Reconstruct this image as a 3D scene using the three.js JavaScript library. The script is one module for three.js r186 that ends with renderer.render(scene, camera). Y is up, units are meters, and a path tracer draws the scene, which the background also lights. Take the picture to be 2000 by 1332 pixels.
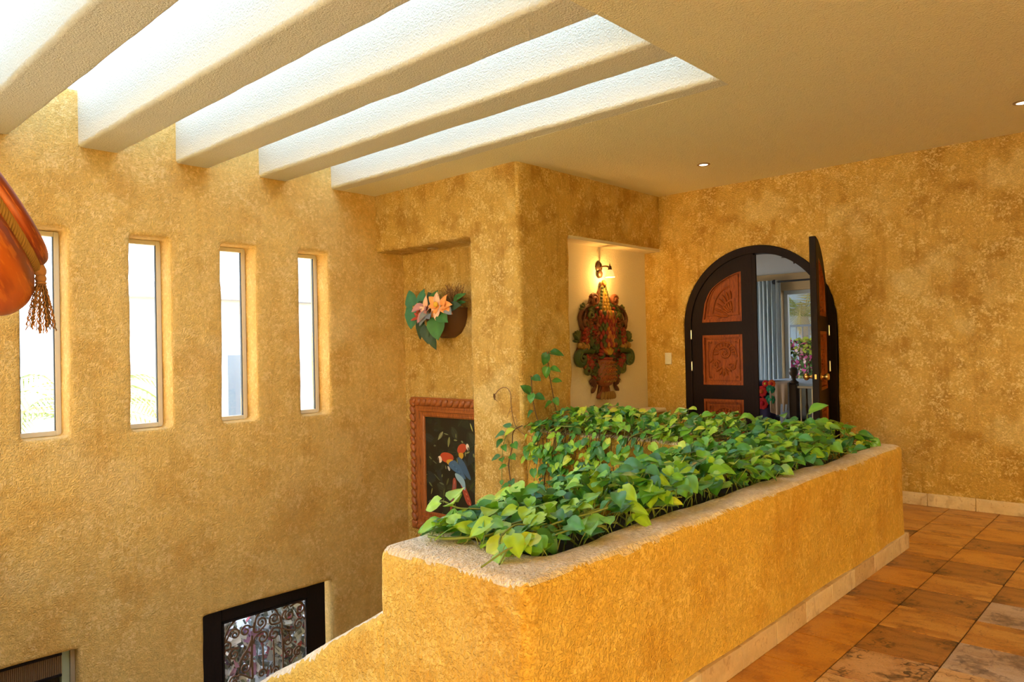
import * as THREE from 'three';
import { RoundedBoxGeometry } from 'three/addons/geometries/RoundedBoxGeometry.js';
import { mergeGeometries, mergeVertices } from 'three/addons/utils/BufferGeometryUtils.js';
import { RectAreaLightUniformsLib } from 'three/addons/lights/RectAreaLightUniformsLib.js';
RectAreaLightUniformsLib.init();

// ───────────────────────── camera, sky, sun, exposure ─────────────────────────
const scene = new THREE.Scene();
const V = (x, y, z) => new THREE.Vector3(x, y, z);
const camera = new THREE.PerspectiveCamera(49.23, 2000 / 1332, 0.05, 400);
{
  const yaw = 0.74607, pitch = 0.01083, roll = -0.02123;
  const f = V(-Math.sin(yaw) * Math.cos(pitch), Math.sin(pitch), -Math.cos(yaw) * Math.cos(pitch));
  const r = V(Math.cos(yaw), 0, -Math.sin(yaw)), u = V(0, 0, 0).crossVectors(r, f);
  const r2 = r.clone().multiplyScalar(Math.cos(roll)).addScaledVector(u, Math.sin(roll));
  const u2 = u.clone().multiplyScalar(Math.cos(roll)).addScaledVector(r, -Math.sin(roll));
  camera.position.set(0, 1.5, 0);
  camera.quaternion.setFromRotationMatrix(new THREE.Matrix4().makeBasis(r2, u2, f.clone().negate()));
}
const renderer = new THREE.WebGLRenderer({ antialias: true });
renderer.toneMapping = THREE.LinearToneMapping;
renderer.toneMappingExposure = 1.3;
renderer.shadowMap.enabled = true;

{ // hazy bright sky: the same all round, a little whiter towards the horizon
  const W = 64, H = 64, d = new Float32Array(W * H * 4);
  for (let j = 0; j < H; j++) {
    const el = Math.max(0, (j + 0.5) / H * 2 - 1), t = Math.pow(el, 0.36);
    const c = [1.92 - 1.76 * t, 2.02 - 1.65 * t, 2.12 - 1.37 * t];
    for (let i = 0; i < W; i++) { const k = (j * W + i) * 4; d[k] = c[0]; d[k + 1] = c[1]; d[k + 2] = c[2]; d[k + 3] = 1; }
  }
  const t = new THREE.DataTexture(d, W, H, THREE.RGBAFormat, THREE.FloatType);
  t.mapping = THREE.EquirectangularReflectionMapping; t.magFilter = THREE.LinearFilter; t.needsUpdate = true;
  scene.background = t; scene.environment = t;
  scene.backgroundIntensity = scene.environmentIntensity = 3.3;
}
const sun = new THREE.DirectionalLight(new THREE.Color().setRGB(1, 0.93, 0.80), 36);
sun.position.set(-5, 10, -17); sun.target.position.set(0, 0, 0);
sun.castShadow = true; sun.shadow.mapSize.set(4096, 4096); sun.shadow.radius = 3;
Object.assign(sun.shadow.camera, { left: -22, right: 22, top: 22, bottom: -22, near: 1, far: 80 });
scene.add(sun, sun.target);

// ───────────────────────── helpers ─────────────────────────
let seedState = 7;
const rnd = () => { seedState = (seedState + 0x6d2b79f5) | 0; let t = Math.imul(seedState ^ (seedState >>> 15), 1 | seedState); t = (t + Math.imul(t ^ (t >>> 7), 61 | t)) ^ t; return ((t ^ (t >>> 14)) >>> 0) / 4294967296; };
const rr = (a, b) => a + (b - a) * rnd();
const reseed = (s) => { seedState = s; };
const clamp = (x, a = 0, b = 1) => Math.min(b, Math.max(a, x));
const sstep = (a, b, x) => { const t = clamp((x - a) / (b - a)); return t * t * (3 - 2 * t); };
const lerp = (a, b, t) => a + (b - a) * t;
const counts = {};
function numbered(name) { const n = counts[name] = (counts[name] ?? -1) + 1; return n ? name + '_' + String(n).padStart(3, '0') : name; }
function shadows(o) { o.castShadow = true; o.receiveShadow = true; return o; }
function mesh(name, g, m, parent) { const o = shadows(new THREE.Mesh(Array.isArray(g) ? join(g) : g, m)); o.name = parent ? name : numbered(name); (parent ?? scene).add(o); return o; }
function join(gs) {
  if (gs.length === 1) return gs[0];
  const col = gs.some((g) => g.attributes.color);
  return mergeGeometries(gs.map((g) => {
    const n = g.index ? g.toNonIndexed() : g.clone();
    for (const k of Object.keys(n.attributes)) if (!['position', 'normal', 'uv', ...(col ? ['color'] : [])].includes(k)) n.deleteAttribute(k);
    if (!n.attributes.normal) n.computeVertexNormals();
    if (!n.attributes.uv) n.setAttribute('uv', new THREE.BufferAttribute(new Float32Array(n.attributes.position.count * 2), 2));
    n.morphAttributes = {};
    return n;
  }));
}
function thing(name, label, category, pos = [0, 0, 0], ry = 0, group) {
  const o = new THREE.Group(); o.name = numbered(name); o.position.set(...pos); o.rotation.y = ry;
  o.userData = { label, category }; if (group) o.userData.group = group; scene.add(o); return o;
}
function tag(o, label, category, group) { o.userData = { ...o.userData, label, category }; if (group) o.userData.group = group; return o; }
function struct(o, label, category = 'structure') { o.userData = { ...o.userData, kind: 'structure', label, category }; return o; }
const at = (g, x = 0, y = 0, z = 0) => g.translate(x, y, z);
const box = (x0, x1, y0, y1, z0, z1) => new THREE.BoxGeometry(x1 - x0, y1 - y0, z1 - z0).translate((x0 + x1) / 2, (y0 + y1) / 2, (z0 + z1) / 2);
const rbox = (w, h, d, r = 0.006, s = 2) => new RoundedBoxGeometry(w, h, d, s, Math.min(r, w / 2.02, h / 2.02, d / 2.02));
const rb = (x0, x1, y0, y1, z0, z1, r = 0.006, s = 2) => rbox(x1 - x0, y1 - y0, z1 - z0, r, s).translate((x0 + x1) / 2, (y0 + y1) / 2, (z0 + z1) / 2);
const curve = (pts, closed = false) => new THREE.CatmullRomCurve3(pts.map((p) => p.isVector3 ? p : V(...p)), closed);
const tube = (pts, r, seg = 24, rad = 6) => new THREE.TubeGeometry(curve(pts), seg, r, rad);
const lathe = (pts, seg = 24) => new THREE.LatheGeometry(pts.map(([x, y]) => new THREE.Vector2(x, y)), seg);
// uv in metres, each face seen along the axis it faces most
function boxUV(g, ox = 0, oy = 0) {
  const n = g.index ? g.toNonIndexed() : g, p = n.attributes.position, uv = new Float32Array(p.count * 2);
  if (!n.attributes.normal) n.computeVertexNormals();
  const a = V(), b = V(), c = V(), e = V();
  for (let i = 0; i < p.count; i += 3) {
    a.fromBufferAttribute(p, i); b.fromBufferAttribute(p, i + 1); c.fromBufferAttribute(p, i + 2);
    e.subVectors(b, a).cross(c.sub(a)); const x = Math.abs(e.x), y = Math.abs(e.y), z = Math.abs(e.z);
    for (let k = 0; k < 3; k++) {
      const X = p.getX(i + k), Y = p.getY(i + k), Z = p.getZ(i + k);
      const q = x >= y && x >= z ? [Z, Y] : y >= z ? [X, Z] : [X, Y];
      uv[(i + k) * 2] = q[0] + ox; uv[(i + k) * 2 + 1] = q[1] + oy;
    }
  }
  n.setAttribute('uv', new THREE.BufferAttribute(uv, 2)); return n;
}
// smooth 3-D value noise
const hash3 = (x, y, z) => { let h = Math.imul(x, 374761393) ^ Math.imul(y, 668265263) ^ Math.imul(z, 2147483647 - 1e6 | 0); h = Math.imul(h ^ (h >>> 13), 1274126177); return ((h ^ (h >>> 16)) >>> 0) / 4294967296; };
function noise3(x, y, z) {
  const i = Math.floor(x), j = Math.floor(y), k = Math.floor(z); x -= i; y -= j; z -= k;
  const u = x * x * (3 - 2 * x), v = y * y * (3 - 2 * y), w = z * z * (3 - 2 * z);
  const l = (a, b, t) => a + (b - a) * t;
  return l(l(l(hash3(i, j, k), hash3(i + 1, j, k), u), l(hash3(i, j + 1, k), hash3(i + 1, j + 1, k), u), v), l(l(hash3(i, j, k + 1), hash3(i + 1, j, k + 1), u), l(hash3(i, j + 1, k + 1), hash3(i + 1, j + 1, k + 1), u), v), w) * 2 - 1;
}
// hand-trowelled masonry: the zero surface of a distance function, as a mesh
function sdfMesh([x0, y0, z0], [x1, y1, z1], h, fn) {
  const nx = Math.ceil((x1 - x0) / h) + 3, ny = Math.ceil((y1 - y0) / h) + 3, nz = Math.ceil((z1 - z0) / h) + 3;
  const ox = x0 - h, oy = y0 - h, oz = z0 - h, f = new Float32Array(nx * ny * nz), id = new Int32Array(nx * ny * nz).fill(-1);
  for (let k = 0, i = 0; k < nz; k++) for (let j = 0; j < ny; j++) for (let q = 0; q < nx; q++, i++) f[i] = fn(ox + q * h, oy + j * h, oz + k * h);
  const P = [], I = [], sx = 1, sy = nx, sz = nx * ny, C = [0, sx, sy, sx + sy, sz, sz + sx, sz + sy, sz + sx + sy];
  const E = [[0, 1], [2, 3], [4, 5], [6, 7], [0, 2], [1, 3], [4, 6], [5, 7], [0, 4], [1, 5], [2, 6], [3, 7]];
  for (let k = 0; k < nz - 1; k++) for (let j = 0; j < ny - 1; j++) for (let q = 0; q < nx - 1; q++) {
    const i = q + j * sy + k * sz; let n = 0; for (const c of C) if (f[i + c] < 0) n++;
    if (n === 0 || n === 8) continue;
    let X = 0, Y = 0, Z = 0, m = 0;
    for (const [a, b] of E) {
      const A = f[i + C[a]], B = f[i + C[b]]; if ((A < 0) === (B < 0)) continue;
      const t = A / (A - B), l = (bit) => ((a >> bit) & 1) + t * (((b >> bit) & 1) - ((a >> bit) & 1));
      X += l(0); Y += l(1); Z += l(2); m++;
    }
    id[i] = P.length / 3; P.push(ox + (q + X / m) * h, oy + (j + Y / m) * h, oz + (k + Z / m) * h);
  }
  for (let k = 1; k < nz - 1; k++) for (let j = 1; j < ny - 1; j++) for (let q = 1; q < nx - 1; q++) {
    const i = q + j * sy + k * sz, s = f[i] < 0;
    for (const [d, a, b] of [[sx, sy, sz], [sy, sz, sx], [sz, sx, sy]]) {
      if (s === (f[i + d] < 0)) continue;
      const v = [id[i], id[i - a], id[i - a - b], id[i - b]]; if (v.some((w) => w < 0)) continue;
      if (!s) v.reverse();
      I.push(v[0], v[1], v[2], v[0], v[2], v[3]);
    }
  }
  const g = new THREE.BufferGeometry();
  g.setAttribute('position', new THREE.BufferAttribute(new Float32Array(P), 3)); g.setIndex(I); g.computeVertexNormals();
  return g;
}
const sdBox = (x, y, z, a, b, c, d, e, f, r = 0) => { // x in [a,b], y in [c,d], z in [e,f], corners rounded by r
  const qx = Math.abs(x - (a + b) / 2) - (b - a) / 2 + r, qy = Math.abs(y - (c + d) / 2) - (d - c) / 2 + r, qz = Math.abs(z - (e + f) / 2) - (f - e) / 2 + r;
  return Math.hypot(Math.max(qx, 0), Math.max(qy, 0), Math.max(qz, 0)) + Math.min(Math.max(qx, qy, qz), 0) - r;
};
const smax = (a, b, k) => { const h = Math.max(k - Math.abs(a - b), 0) / k; return Math.max(a, b) + h * h * k / 4; };
const smin = (a, b, k) => -smax(-a, -b, k);
// triangles of g that pass a test go to the first mesh, the rest to the second
function splitGeo(g, test) {
  const p = g.attributes.position, i = g.index.array, n = g.attributes.normal, A = [], B = [];
  for (let k = 0; k < i.length; k += 3) { const c = V(), m = V(); for (let q = 0; q < 3; q++) { c.x += p.getX(i[k + q]) / 3; c.y += p.getY(i[k + q]) / 3; c.z += p.getZ(i[k + q]) / 3; m.y += n.getY(i[k + q]) / 3; } (test(c, m.y) ? A : B).push(i[k], i[k + 1], i[k + 2]); }
  return [A, B].map((ix) => { const q = g.clone(); q.setIndex(ix); return q; });
}
const wob = (x, y, z, s = 0.006) => s * (noise3(x * 3.1, y * 3.1, z * 3.1) + 0.5 * noise3(x * 9.3 + 5, y * 9.3, z * 9.3));

// ───────────────────────── textures ─────────────────────────
function periodic(n, cells, seed) { // one octave of tileable value noise, n x n
  const L = new Float32Array(cells * cells); const s0 = seedState; reseed(seed); for (let i = 0; i < L.length; i++) L[i] = rnd(); seedState = s0;
  const out = new Float32Array(n * n), ix = new Int32Array(n), ux = new Float32Array(n);
  for (let i = 0; i < n; i++) { const x = i / n * cells; ix[i] = Math.floor(x); const t = x - ix[i]; ux[i] = t * t * (3 - 2 * t); }
  for (let j = 0; j < n; j++) {
    const r0 = ix[j] * cells, r1 = ((ix[j] + 1) % cells) * cells, v = ux[j];
    for (let i = 0; i < n; i++) { const a = ix[i], b = (a + 1) % cells, u = ux[i]; const p = L[r0 + a] + (L[r0 + b] - L[r0 + a]) * u, q = L[r1 + a] + (L[r1 + b] - L[r1 + a]) * u; out[j * n + i] = p + (q - p) * v; }
  }
  return out;
}
function fbm(n, cells, oct, seed, gain = 0.5) {
  const out = new Float32Array(n * n); let a = 1, t = 0;
  for (let o = 0; o < oct && cells <= n / 2; o++, cells *= 2, a *= gain) { const p = periodic(n, cells, seed + o * 17); for (let i = 0; i < out.length; i++) out[i] += a * p[i]; t += a; }
  for (let i = 0; i < out.length; i++) out[i] /= t; return out;
}
function tex(w, h, fn, srgb = true, repeat = 1) {
  const d = new Uint8Array(w * h * 4);
  for (let j = 0, k = 0; j < h; j++) for (let i = 0; i < w; i++, k += 4) { const c = fn(i, j, j * w + i); d[k] = clamp(c[0], 0, 255); d[k + 1] = clamp(c[1], 0, 255); d[k + 2] = clamp(c[2], 0, 255); d[k + 3] = 255; }
  const t = new THREE.DataTexture(d, w, h); t.wrapS = t.wrapT = THREE.RepeatWrapping; t.magFilter = THREE.LinearFilter; t.minFilter = THREE.LinearMipmapLinearFilter; t.generateMipmaps = true;
  if (srgb) t.colorSpace = THREE.SRGBColorSpace; t.repeat.set(repeat, repeat); t.needsUpdate = true; return t;
}
const mixc = (a, b, t) => [a[0] + (b[0] - a[0]) * t, a[1] + (b[1] - a[1]) * t, a[2] + (b[2] - a[2]) * t];
const N = 2048;
const nBig = fbm(N, 5, 4, 11), nMid = fbm(N, 24, 4, 23, 0.6), nFine = fbm(N, 160, 3, 37, 0.7), nMid2 = fbm(N, 14, 5, 51, 0.6);
const streak = (() => { const p = fbm(N, 40, 3, 71, 0.6); return (i, j) => p[(((j >> 3) & (N - 1)) * N + i)]; })();
// faux-finish ochre wash: pale plaster rubbed through a darker glaze
function washTexture(base, dark, pale, kDark, kPale, off, size = 3.4) {
  return tex(N, N, (i, j, k) => {
    const q = ((((j + off) & (N - 1)) * N) + ((i + off * 3) & (N - 1)));
    let c = mixc(base, dark, kDark * sstep(0.47, 0.68, nMid2[q] * 0.55 + nBig[q] * 0.45));
    c = mixc(c, dark, kDark * 0.45 * sstep(0.5, 0.75, streak(i, j)));
    c = mixc(c, pale, kPale * sstep(0.5, 0.72, nMid[q] * 0.45 + nFine[q] * 0.55));
    c = mixc(c, pale, kPale * 0.6 * sstep(0.52, 0.7, nBig[(q + 7919 * N + 977) % (N * N)]));
    const g = 1 + 0.16 * (nFine[q] - 0.5);
    return [c[0] * g, c[1] * g, c[2] * g];
  }, true, 1 / size);
}
const M1 = 1024, bA = fbm(M1, 70, 3, 91, 0.65), bB = fbm(M1, 22, 2, 97, 0.5);
const stuccoBump = tex(M1, M1, (i, j, k) => { const v = 255 * clamp(0.15 + 0.95 * (sstep(0.3, 0.72, bA[k]) * 0.75 + bB[k] * 0.25)); return [v, v, v]; }, false, 1 / 0.64);
const fineBump = tex(M1, M1, (i, j, k) => { const v = 255 * clamp(bA[k]); return [v, v, v]; }, false, 1 / 0.6);

// ───────────────────────── materials ─────────────────────────
const std = (o) => new THREE.MeshStandardMaterial({ roughness: 0.8, ...o });
const phy = (o) => new THREE.MeshPhysicalMaterial({ roughness: 0.5, ...o });
const lin = (r, g, b) => new THREE.Color().setRGB(r, g, b);
const M = {
  ochre: std({ map: washTexture([228, 188, 106], [208, 158, 72], [240, 210, 150], 0.6, 0.5, 0), bumpMap: stuccoBump, bumpScale: 0.007, roughness: 0.9 }),
  ochreRubbed: std({ map: washTexture([218, 176, 86], [176, 128, 46], [240, 216, 148], 0.62, 0.75, 700, 2.2), bumpMap: stuccoBump, bumpScale: 0.010, roughness: 0.85 }),
  ochrePlanter: std({ map: washTexture([224, 178, 74], [208, 152, 46], [238, 202, 116], 0.6, 0.5, 1300, 2.8), bumpMap: stuccoBump, bumpScale: 0.008, roughness: 0.9 }),
  beamWhite: std({ color: lin(0.77, 0.735, 0.58), bumpMap: fineBump, bumpScale: 0.009, roughness: 0.95 }),
  cream: std({ color: lin(0.87, 0.79, 0.49), bumpMap: fineBump, bumpScale: 0.007, roughness: 0.95 }),
  nicheWhite: std({ color: lin(0.74, 0.64, 0.44), bumpMap: fineBump, bumpScale: 0.004, roughness: 0.95 }),
  skylitRim: std({ map: washTexture([236, 212, 172], [220, 188, 138], [246, 234, 212], 0.5, 0.6, 400, 2.0), bumpMap: stuccoBump, bumpScale: 0.010, roughness: 0.95 }),  // ochre plaster paled for tops, skylight from above painted into the colour
  plainOchre: std({ color: lin(0.74, 0.55, 0.18), roughness: 0.9 }),
  white: std({ color: lin(0.8, 0.8, 0.8), roughness: 0.6 }),
  pane: phy({ color: 0xffffff, transmission: 1, thickness: 0, roughness: 0.02, ior: 1.45 }),
};

// ───────────────────────── the place: main dimensions (metres) ─────────────────────────
const CEIL = 3.227, ROOF = 3.72, WX = -6.69, ZP = -5.05, PX = -4.57, ZD = -7.5, PT = 0.747, XO = -1.6, XI = -2.38, ZF = -1.77, ZB = -5.88, LOW = -2.9;
const STW = -0.515;                                   // face of the stair's near wall
const slots = [[-1.28, -0.80], [-2.07, -1.59], [-2.86, -2.385], [-3.66, -3.17], [-4.48, -3.965]], SX = -2.26;

// window wall of the stairwell: four tall slit windows, below them a glazed door and a small window
const slits = [[-1.982, -1.648], [-2.800, -2.456], [-3.613, -3.264], [-4.426, -4.090]], SY = [0.868, 2.546];
{
  const g = sdfMesh([-7.09, LOW - 0.05, -5.9], [WX, ROOF, STW + 0.4], 0.03, (x, y, z) => {
    let d = Math.max(x - WX, -7.06 - x, y - (ROOF - 0.02), LOW - 0.02 - y, -5.85 - z, z - (STW + 0.35));
    const cut = (a, b, c, e, r) => { d = smax(d, -sdBox(x, y, z, -7.4, -6.3, c, e, a, b, 0.01), r); };
    for (const [a, b] of slits) if (Math.abs(z - (a + b) / 2) < 0.5) cut(a, b, SY[0], SY[1], 0.03);
    cut(-4.41, -3.05, LOW + 0.001, -0.868, 0.03); cut(-2.015, -1.05, -1.75, -0.845, 0.03);
    return d + wob(x, y, z, 0.004);
  });
  struct(mesh('wall_left', boxUV(g), M.ochre), 'ochre stucco stairwell wall with four tall slit windows', 'wall');
}
slits.forEach(([a, b], n) => {
  const o = thing('window_' + (n + 1), '', 'window'), f = 0.042, x0 = -6.955, x1 = -6.905;
  const names = ['nearest the gourd and half hidden by its tassel', 'second from the hanging gourd, clear of the tassel', 'third from the hanging gourd', 'nearest the stairwell niche, farthest from the gourd'];
  struct(o, 'tall slit window with pale frame, ' + names[n], 'window');
  mesh('frame', [rb(x0, x1, SY[0], SY[1], a, a + f), rb(x0, x1, SY[0], SY[1], b - f, b), rb(x0, x1, SY[0], SY[0] + f, a + f - 0.002, b - f + 0.002), rb(x0, x1, SY[1] - f, SY[1], a + f - 0.002, b - f + 0.002)], std({ color: lin(0.74, 0.70, 0.58), roughness: 0.5 }), o);
  mesh('gasket', [box(-6.938, -6.912, SY[0] + f, SY[1] - f, a + f, a + f + 0.006), box(-6.938, -6.912, SY[0] + f, SY[1] - f, b - f - 0.006, b - f)], std({ color: 0x26302e, roughness: 0.6 }), o);
  mesh('pane', box(-6.932, -6.926, SY[0] + f - 0.004, SY[1] - f + 0.004, a + f - 0.004, b - f + 0.004), M.pane, o);
});

// ceiling: flat slab, and beams with open slots to the sky between them
{
  const o = new THREE.Group(); o.name = 'ceiling'; scene.add(o); struct(o, 'cream textured ceiling with beams and open skylight slots', 'ceiling');
  const zN = -7.75, zS = 4.3, xE = 3.3, xW = -7.06;
  const gs = [box(SX, xE, CEIL, ROOF, -4.62, zS), box(xW, xE, CEIL, ROOF, zN, -4.62), box(xW, SX, CEIL, ROOF, -0.62, -0.18), box(-2.6, SX, CEIL, ROOF, -0.18, zS)];
  mesh('slab', boxUV(join(gs)), M.cream, o);
  const beam = (z0, z1, r0, r1) => { // section in (z, y), drawn along x; r = rounding of the lower edges
    const s = new THREE.Shape();
    s.moveTo(z0, ROOF); s.lineTo(z0, CEIL + r0);
    if (r0) s.absarc(z0 + r0, CEIL + r0, r0, Math.PI, Math.PI * 1.5, false); else s.lineTo(z0, CEIL);
    s.lineTo(z1 - r1, CEIL);
    if (r1) s.absarc(z1 - r1, CEIL + r1, r1, Math.PI * 1.5, Math.PI * 2, false);
    s.lineTo(z1, ROOF);
    const n = 60, g = new THREE.ExtrudeGeometry(s, { depth: SX - (WX - 0.04), steps: n, bevelEnabled: false, curveSegments: 5 });
    g.rotateY(Math.PI / 2); g.scale(1, 1, -1); // shape x -> +z, depth -> +x
    const p = g.attributes.position;
    for (let i = 0; i < p.count; i++) p.setXYZ(i, p.getX(i) + WX - 0.04, p.getY(i), p.getZ(i));
    const idx = g.index; if (!idx) { for (let i = 0; i < p.count; i += 3) for (const A of Object.values(g.attributes)) { const q = A.itemSize, t = A.array.slice((i + 1) * q, (i + 2) * q); A.array.copyWithin((i + 1) * q, (i + 2) * q, (i + 3) * q); A.array.set(t, (i + 2) * q); } }
    g.computeVertexNormals();
    for (let i = 0; i < p.count; i++) { const x = p.getX(i), y = p.getY(i), z = p.getZ(i), k = sstep(SX, SX - 0.3, x) * sstep(WX, WX + 0.1, x); p.setXYZ(i, x, y + k * wob(x, 0, z, 0.004), z + k * wob(x, y + 3, z, 0.004) * (Math.abs(z - z0) < 0.03 ? r0 ? 1 : 0 : 1)); }
    return boxUV(g);
  };
  mesh('beam', beam(-4.62, -4.48, 0, 0.03), M.beamWhite, o);
  for (let i = 0; i < 4; i++) mesh('beam', beam(slots[i + 1][1], slots[i][0], 0.03, 0.03), M.beamWhite, o);
  mesh('beam', beam(-0.80, -0.62, 0.03, 0), M.beamWhite, o);
}

struct(mesh('slot_sun_block', boxUV(join([box(-11, 3.5, ROOF, 6.6, -5.2, -4.9), box(3.2, 3.5, ROOF, 6.6, -9, -5.2), box(-11, -10.7, ROOF, 6.6, -9, -5.2), box(-11, 3.5, 6.5, 6.7, -9, -4.9)])), std({ color: lin(0.8, 0.8, 0.78), roughness: 0.95 })), 'unseen white storey added to keep the sun off the skylight slots', 'wall');  // added out of view, blocks direct sun from the slots

// pier between stairwell and hall, with a deep niche towards the stairs and a pale niche towards the hall
{
  const g = sdfMesh([-7.06, LOW - 0.05, -7.7], [PX + 0.02, CEIL + 0.1, ZP + 0.02], 0.03, (x, y, z) => {
    let d = sdBox(x, y, z, -8, PX, -4, 5, -9, ZP, 0.05);
    d = Math.max(d, -7.0 - x, LOW - 0.02 - y, y - CEIL - 0.06, -7.65 - z);
    d = smax(d, -sdBox(x, y, z, -8, -5.215, -1.1, 2.6, -5.43, -4.8, 0.02), 0.035);
    d = smax(d, -sdBox(x, y, z, -4.80, -4, 0.745, 2.605, -9, -5.81, 0.01), 0.02);
    return d + wob(x, y, z, 0.005);
  });
  struct(mesh('wall_pier', boxUV(g, 1.3, 0.7), M.ochreRubbed), 'ochre sponge-washed pier with niches on two faces', 'wall');
  struct(mesh('niche_lining', boxUV(join([box(-4.802, -4.78, 0.76, 2.61, -7.52, -5.805), box(-4.79, PX - 0.004, 2.588, 2.62, -7.52, -5.805)])), M.nicheWhite), 'pale cream plaster lining of the niche behind the wall carving', 'wall');
  struct(mesh('niche_sill', boxUV(rb(-4.79, PX + 0.035, 0.74, 0.787, -7.53, -5.80, 0.02, 4)), M.nicheWhite), 'pale rounded sill under the painted wall carving', 'sill');
}

// door wall with an arched opening
const DX = -3.443, DR = 0.828, DSP = 1.706;
{
  const g = sdfMesh([-4.9, -0.05, -7.72], [3.3, CEIL + 0.1, ZD], 0.035, (x, y, z) => {
    let d = Math.max(z - ZD, -7.68 - z, -4.86 - x, x - 3.25, -0.03 - y, y - CEIL - 0.06);
    const a = y > DSP ? Math.hypot(x - DX, y - DSP) - DR : Math.abs(x - DX) - DR;
    return smax(d, -a, 0.03) + wob(x, y, z, 0.005);
  });
  struct(mesh('wall_back', boxUV(g, 0.4, 1.9), M.ochreRubbed), 'ochre sponge-washed wall around the arched double door', 'wall');
}

// hall walls outside the picture: right and behind the camera, their wide openings added for light
struct(mesh('wall_right', boxUV(join([box(3.2, 3.5, -0.1, ROOF, -7.7, -3.2), box(3.2, 3.5, 2.7, ROOF, -3.21, 4.3), box(3.2, 3.5, -0.1, 2.71, 3.4, 4.3)])), M.ochre), 'ochre hall wall to the right with a wide opening added for light', 'wall');
struct(mesh('wall_front', boxUV(join([box(-2.6, 3.3, 2.3, ROOF, 4.0, 4.3), box(-2.6, -0.9, -0.1, 2.31, 4.0, 4.3), box(2.6, 3.3, -0.1, 2.31, 4.0, 4.3)])), M.ochre), 'ochre hall wall behind the camera with a wide opening added for light', 'wall');
{ // wall along the near side of the stairs, and the hall's left wall behind it
  const g = sdfMesh([-7.06, LOW - 0.05, STW - 0.02], [-2.28, CEIL + 0.08, STW + 0.42], 0.035, (x, y, z) => Math.max(sdBox(x, y, z, -9, -2.3, -4, 5, STW, STW + 0.3, 0.04), -7.03 - x, LOW - y, y - CEIL - 0.05, -sdBox(x, y, z, -6.5, -2.75, 0.2, 3.08, -2, 2, 0.02)) + wob(x, y, z, 0.004));
  struct(mesh('wall_stair', boxUV(g), M.ochre), 'ochre stucco wall beside the stairs at the left edge', 'wall');
  { const w = new THREE.Group(); w.name = 'window_7'; scene.add(w); struct(w, 'unseen large window added beside the camera to light the stairwell', 'window'); mesh('frame', [rb(-6.5, -2.75, 0.2, 0.26, -0.4, -0.34), rb(-6.5, -2.75, 3.02, 3.08, -0.4, -0.34), ...[-6.5, -4.66, -2.81].map((x) => rb(x, x + 0.06, 0.26, 3.02, -0.4, -0.34))], M.white, w); for (const [a, b] of [[-6.44, -4.66], [-4.6, -2.81]]) mesh('pane', box(a, b, 0.26, 3.02, -0.373, -0.367), M.pane, w); }  // window added out of view to light the stairwell and pier
  struct(mesh('wall_hall', boxUV(box(-2.6, -2.3, -0.1, ROOF, STW + 0.29, 4.3)), M.ochre), 'ochre hall wall behind the gourd', 'wall');
}

// floors
struct(mesh('floor_lower', boxUV(box(-7.06, -1.3, LOW - 0.2, LOW, -5.9, 0)), std({ color: lin(0.55, 0.40, 0.2), roughness: 0.5 })), 'lower stairwell floor of tan stone', 'floor');
{ // stairs going down along the sloping parapet
  const gs = []; for (let i = 0; i < 14; i++) gs.push(box(-2.42 - 0.295 * (i + 1), -2.42 - 0.295 * i, -0.17 * (i + 1) - 0.25, -0.17 * (i + 1), ZF + 0.001, STW - 0.001));
  struct(mesh('staircase', boxUV(join(gs)), std({ color: lin(0.48, 0.29, 0.14), roughness: 0.5 })), 'stone steps going down behind the sloping parapet', 'stairs');
}
struct(mesh('wall_below', boxUV(join([box(-2.42, -1.3, LOW, -0.1, -1.9, STW), box(-1.62, -1.3, LOW, -0.1, -5.9, -1.85)])), M.plainOchre), 'ochre wall under the hall floor edge', 'wall');

// L-shaped planter with rounded, wavy plaster edges, and the parapet sloping down from it
{
  const g = sdfMesh([-4.62, -0.5, -5.92], [XO + 0.03, PT + 0.02, ZF + 0.03], 0.0225, (x, y, z) => {
    const a = sdBox(x, y, z, XI, XO, -3, PT, ZB, ZF, 0.045), b = sdBox(x, y, z, -5.2, XO, -3, PT, ZB, -5.12, 0.045);
    let d = smin(a, b, 0.03);
    const wv = 0.025 * noise3(x * 2.3, 7, z * 2.3);
    const ha = sdBox(x, y, z, XI + 0.13 + wv, XO - 0.185 + wv, PT - 0.22, 2, ZB + 0.16, ZF - 0.30, 0.06), hb = sdBox(x, y, z, -5.2, XO - 0.185, PT - 0.22, 2, ZB + 0.16, -5.12 - 0.14, 0.06);
    d = smax(d, -smin(ha, hb, 0.02), 0.05);
    d = Math.max(d, -0.45 - y, -4.575 - x);
    return d + wob(x, y, z, 0.007) + 0.008 * noise3(x * 1.4, y * 1.4, z * 1.4 + 9);
  });
  const [cap, side] = splitGeo(g, (c, up) => c.y > PT - 0.05 && up + 0.22 * noise3(c.x * 14, c.y * 14, c.z * 14) > 0.62); // up-facing rim, ragged at its edge, with the skylight put into its colour
  const o = struct(mesh('planter', boxUV(side, 0.8, 0.35), M.ochrePlanter), 'low L-shaped ochre stucco planter wall beside the hall floor', 'planter');
  mesh('skylit_rim', boxUV(cap), M.skylitRim, o).userData.label = 'pale gritty planter rim with skylight painted into its colour';
}
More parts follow.
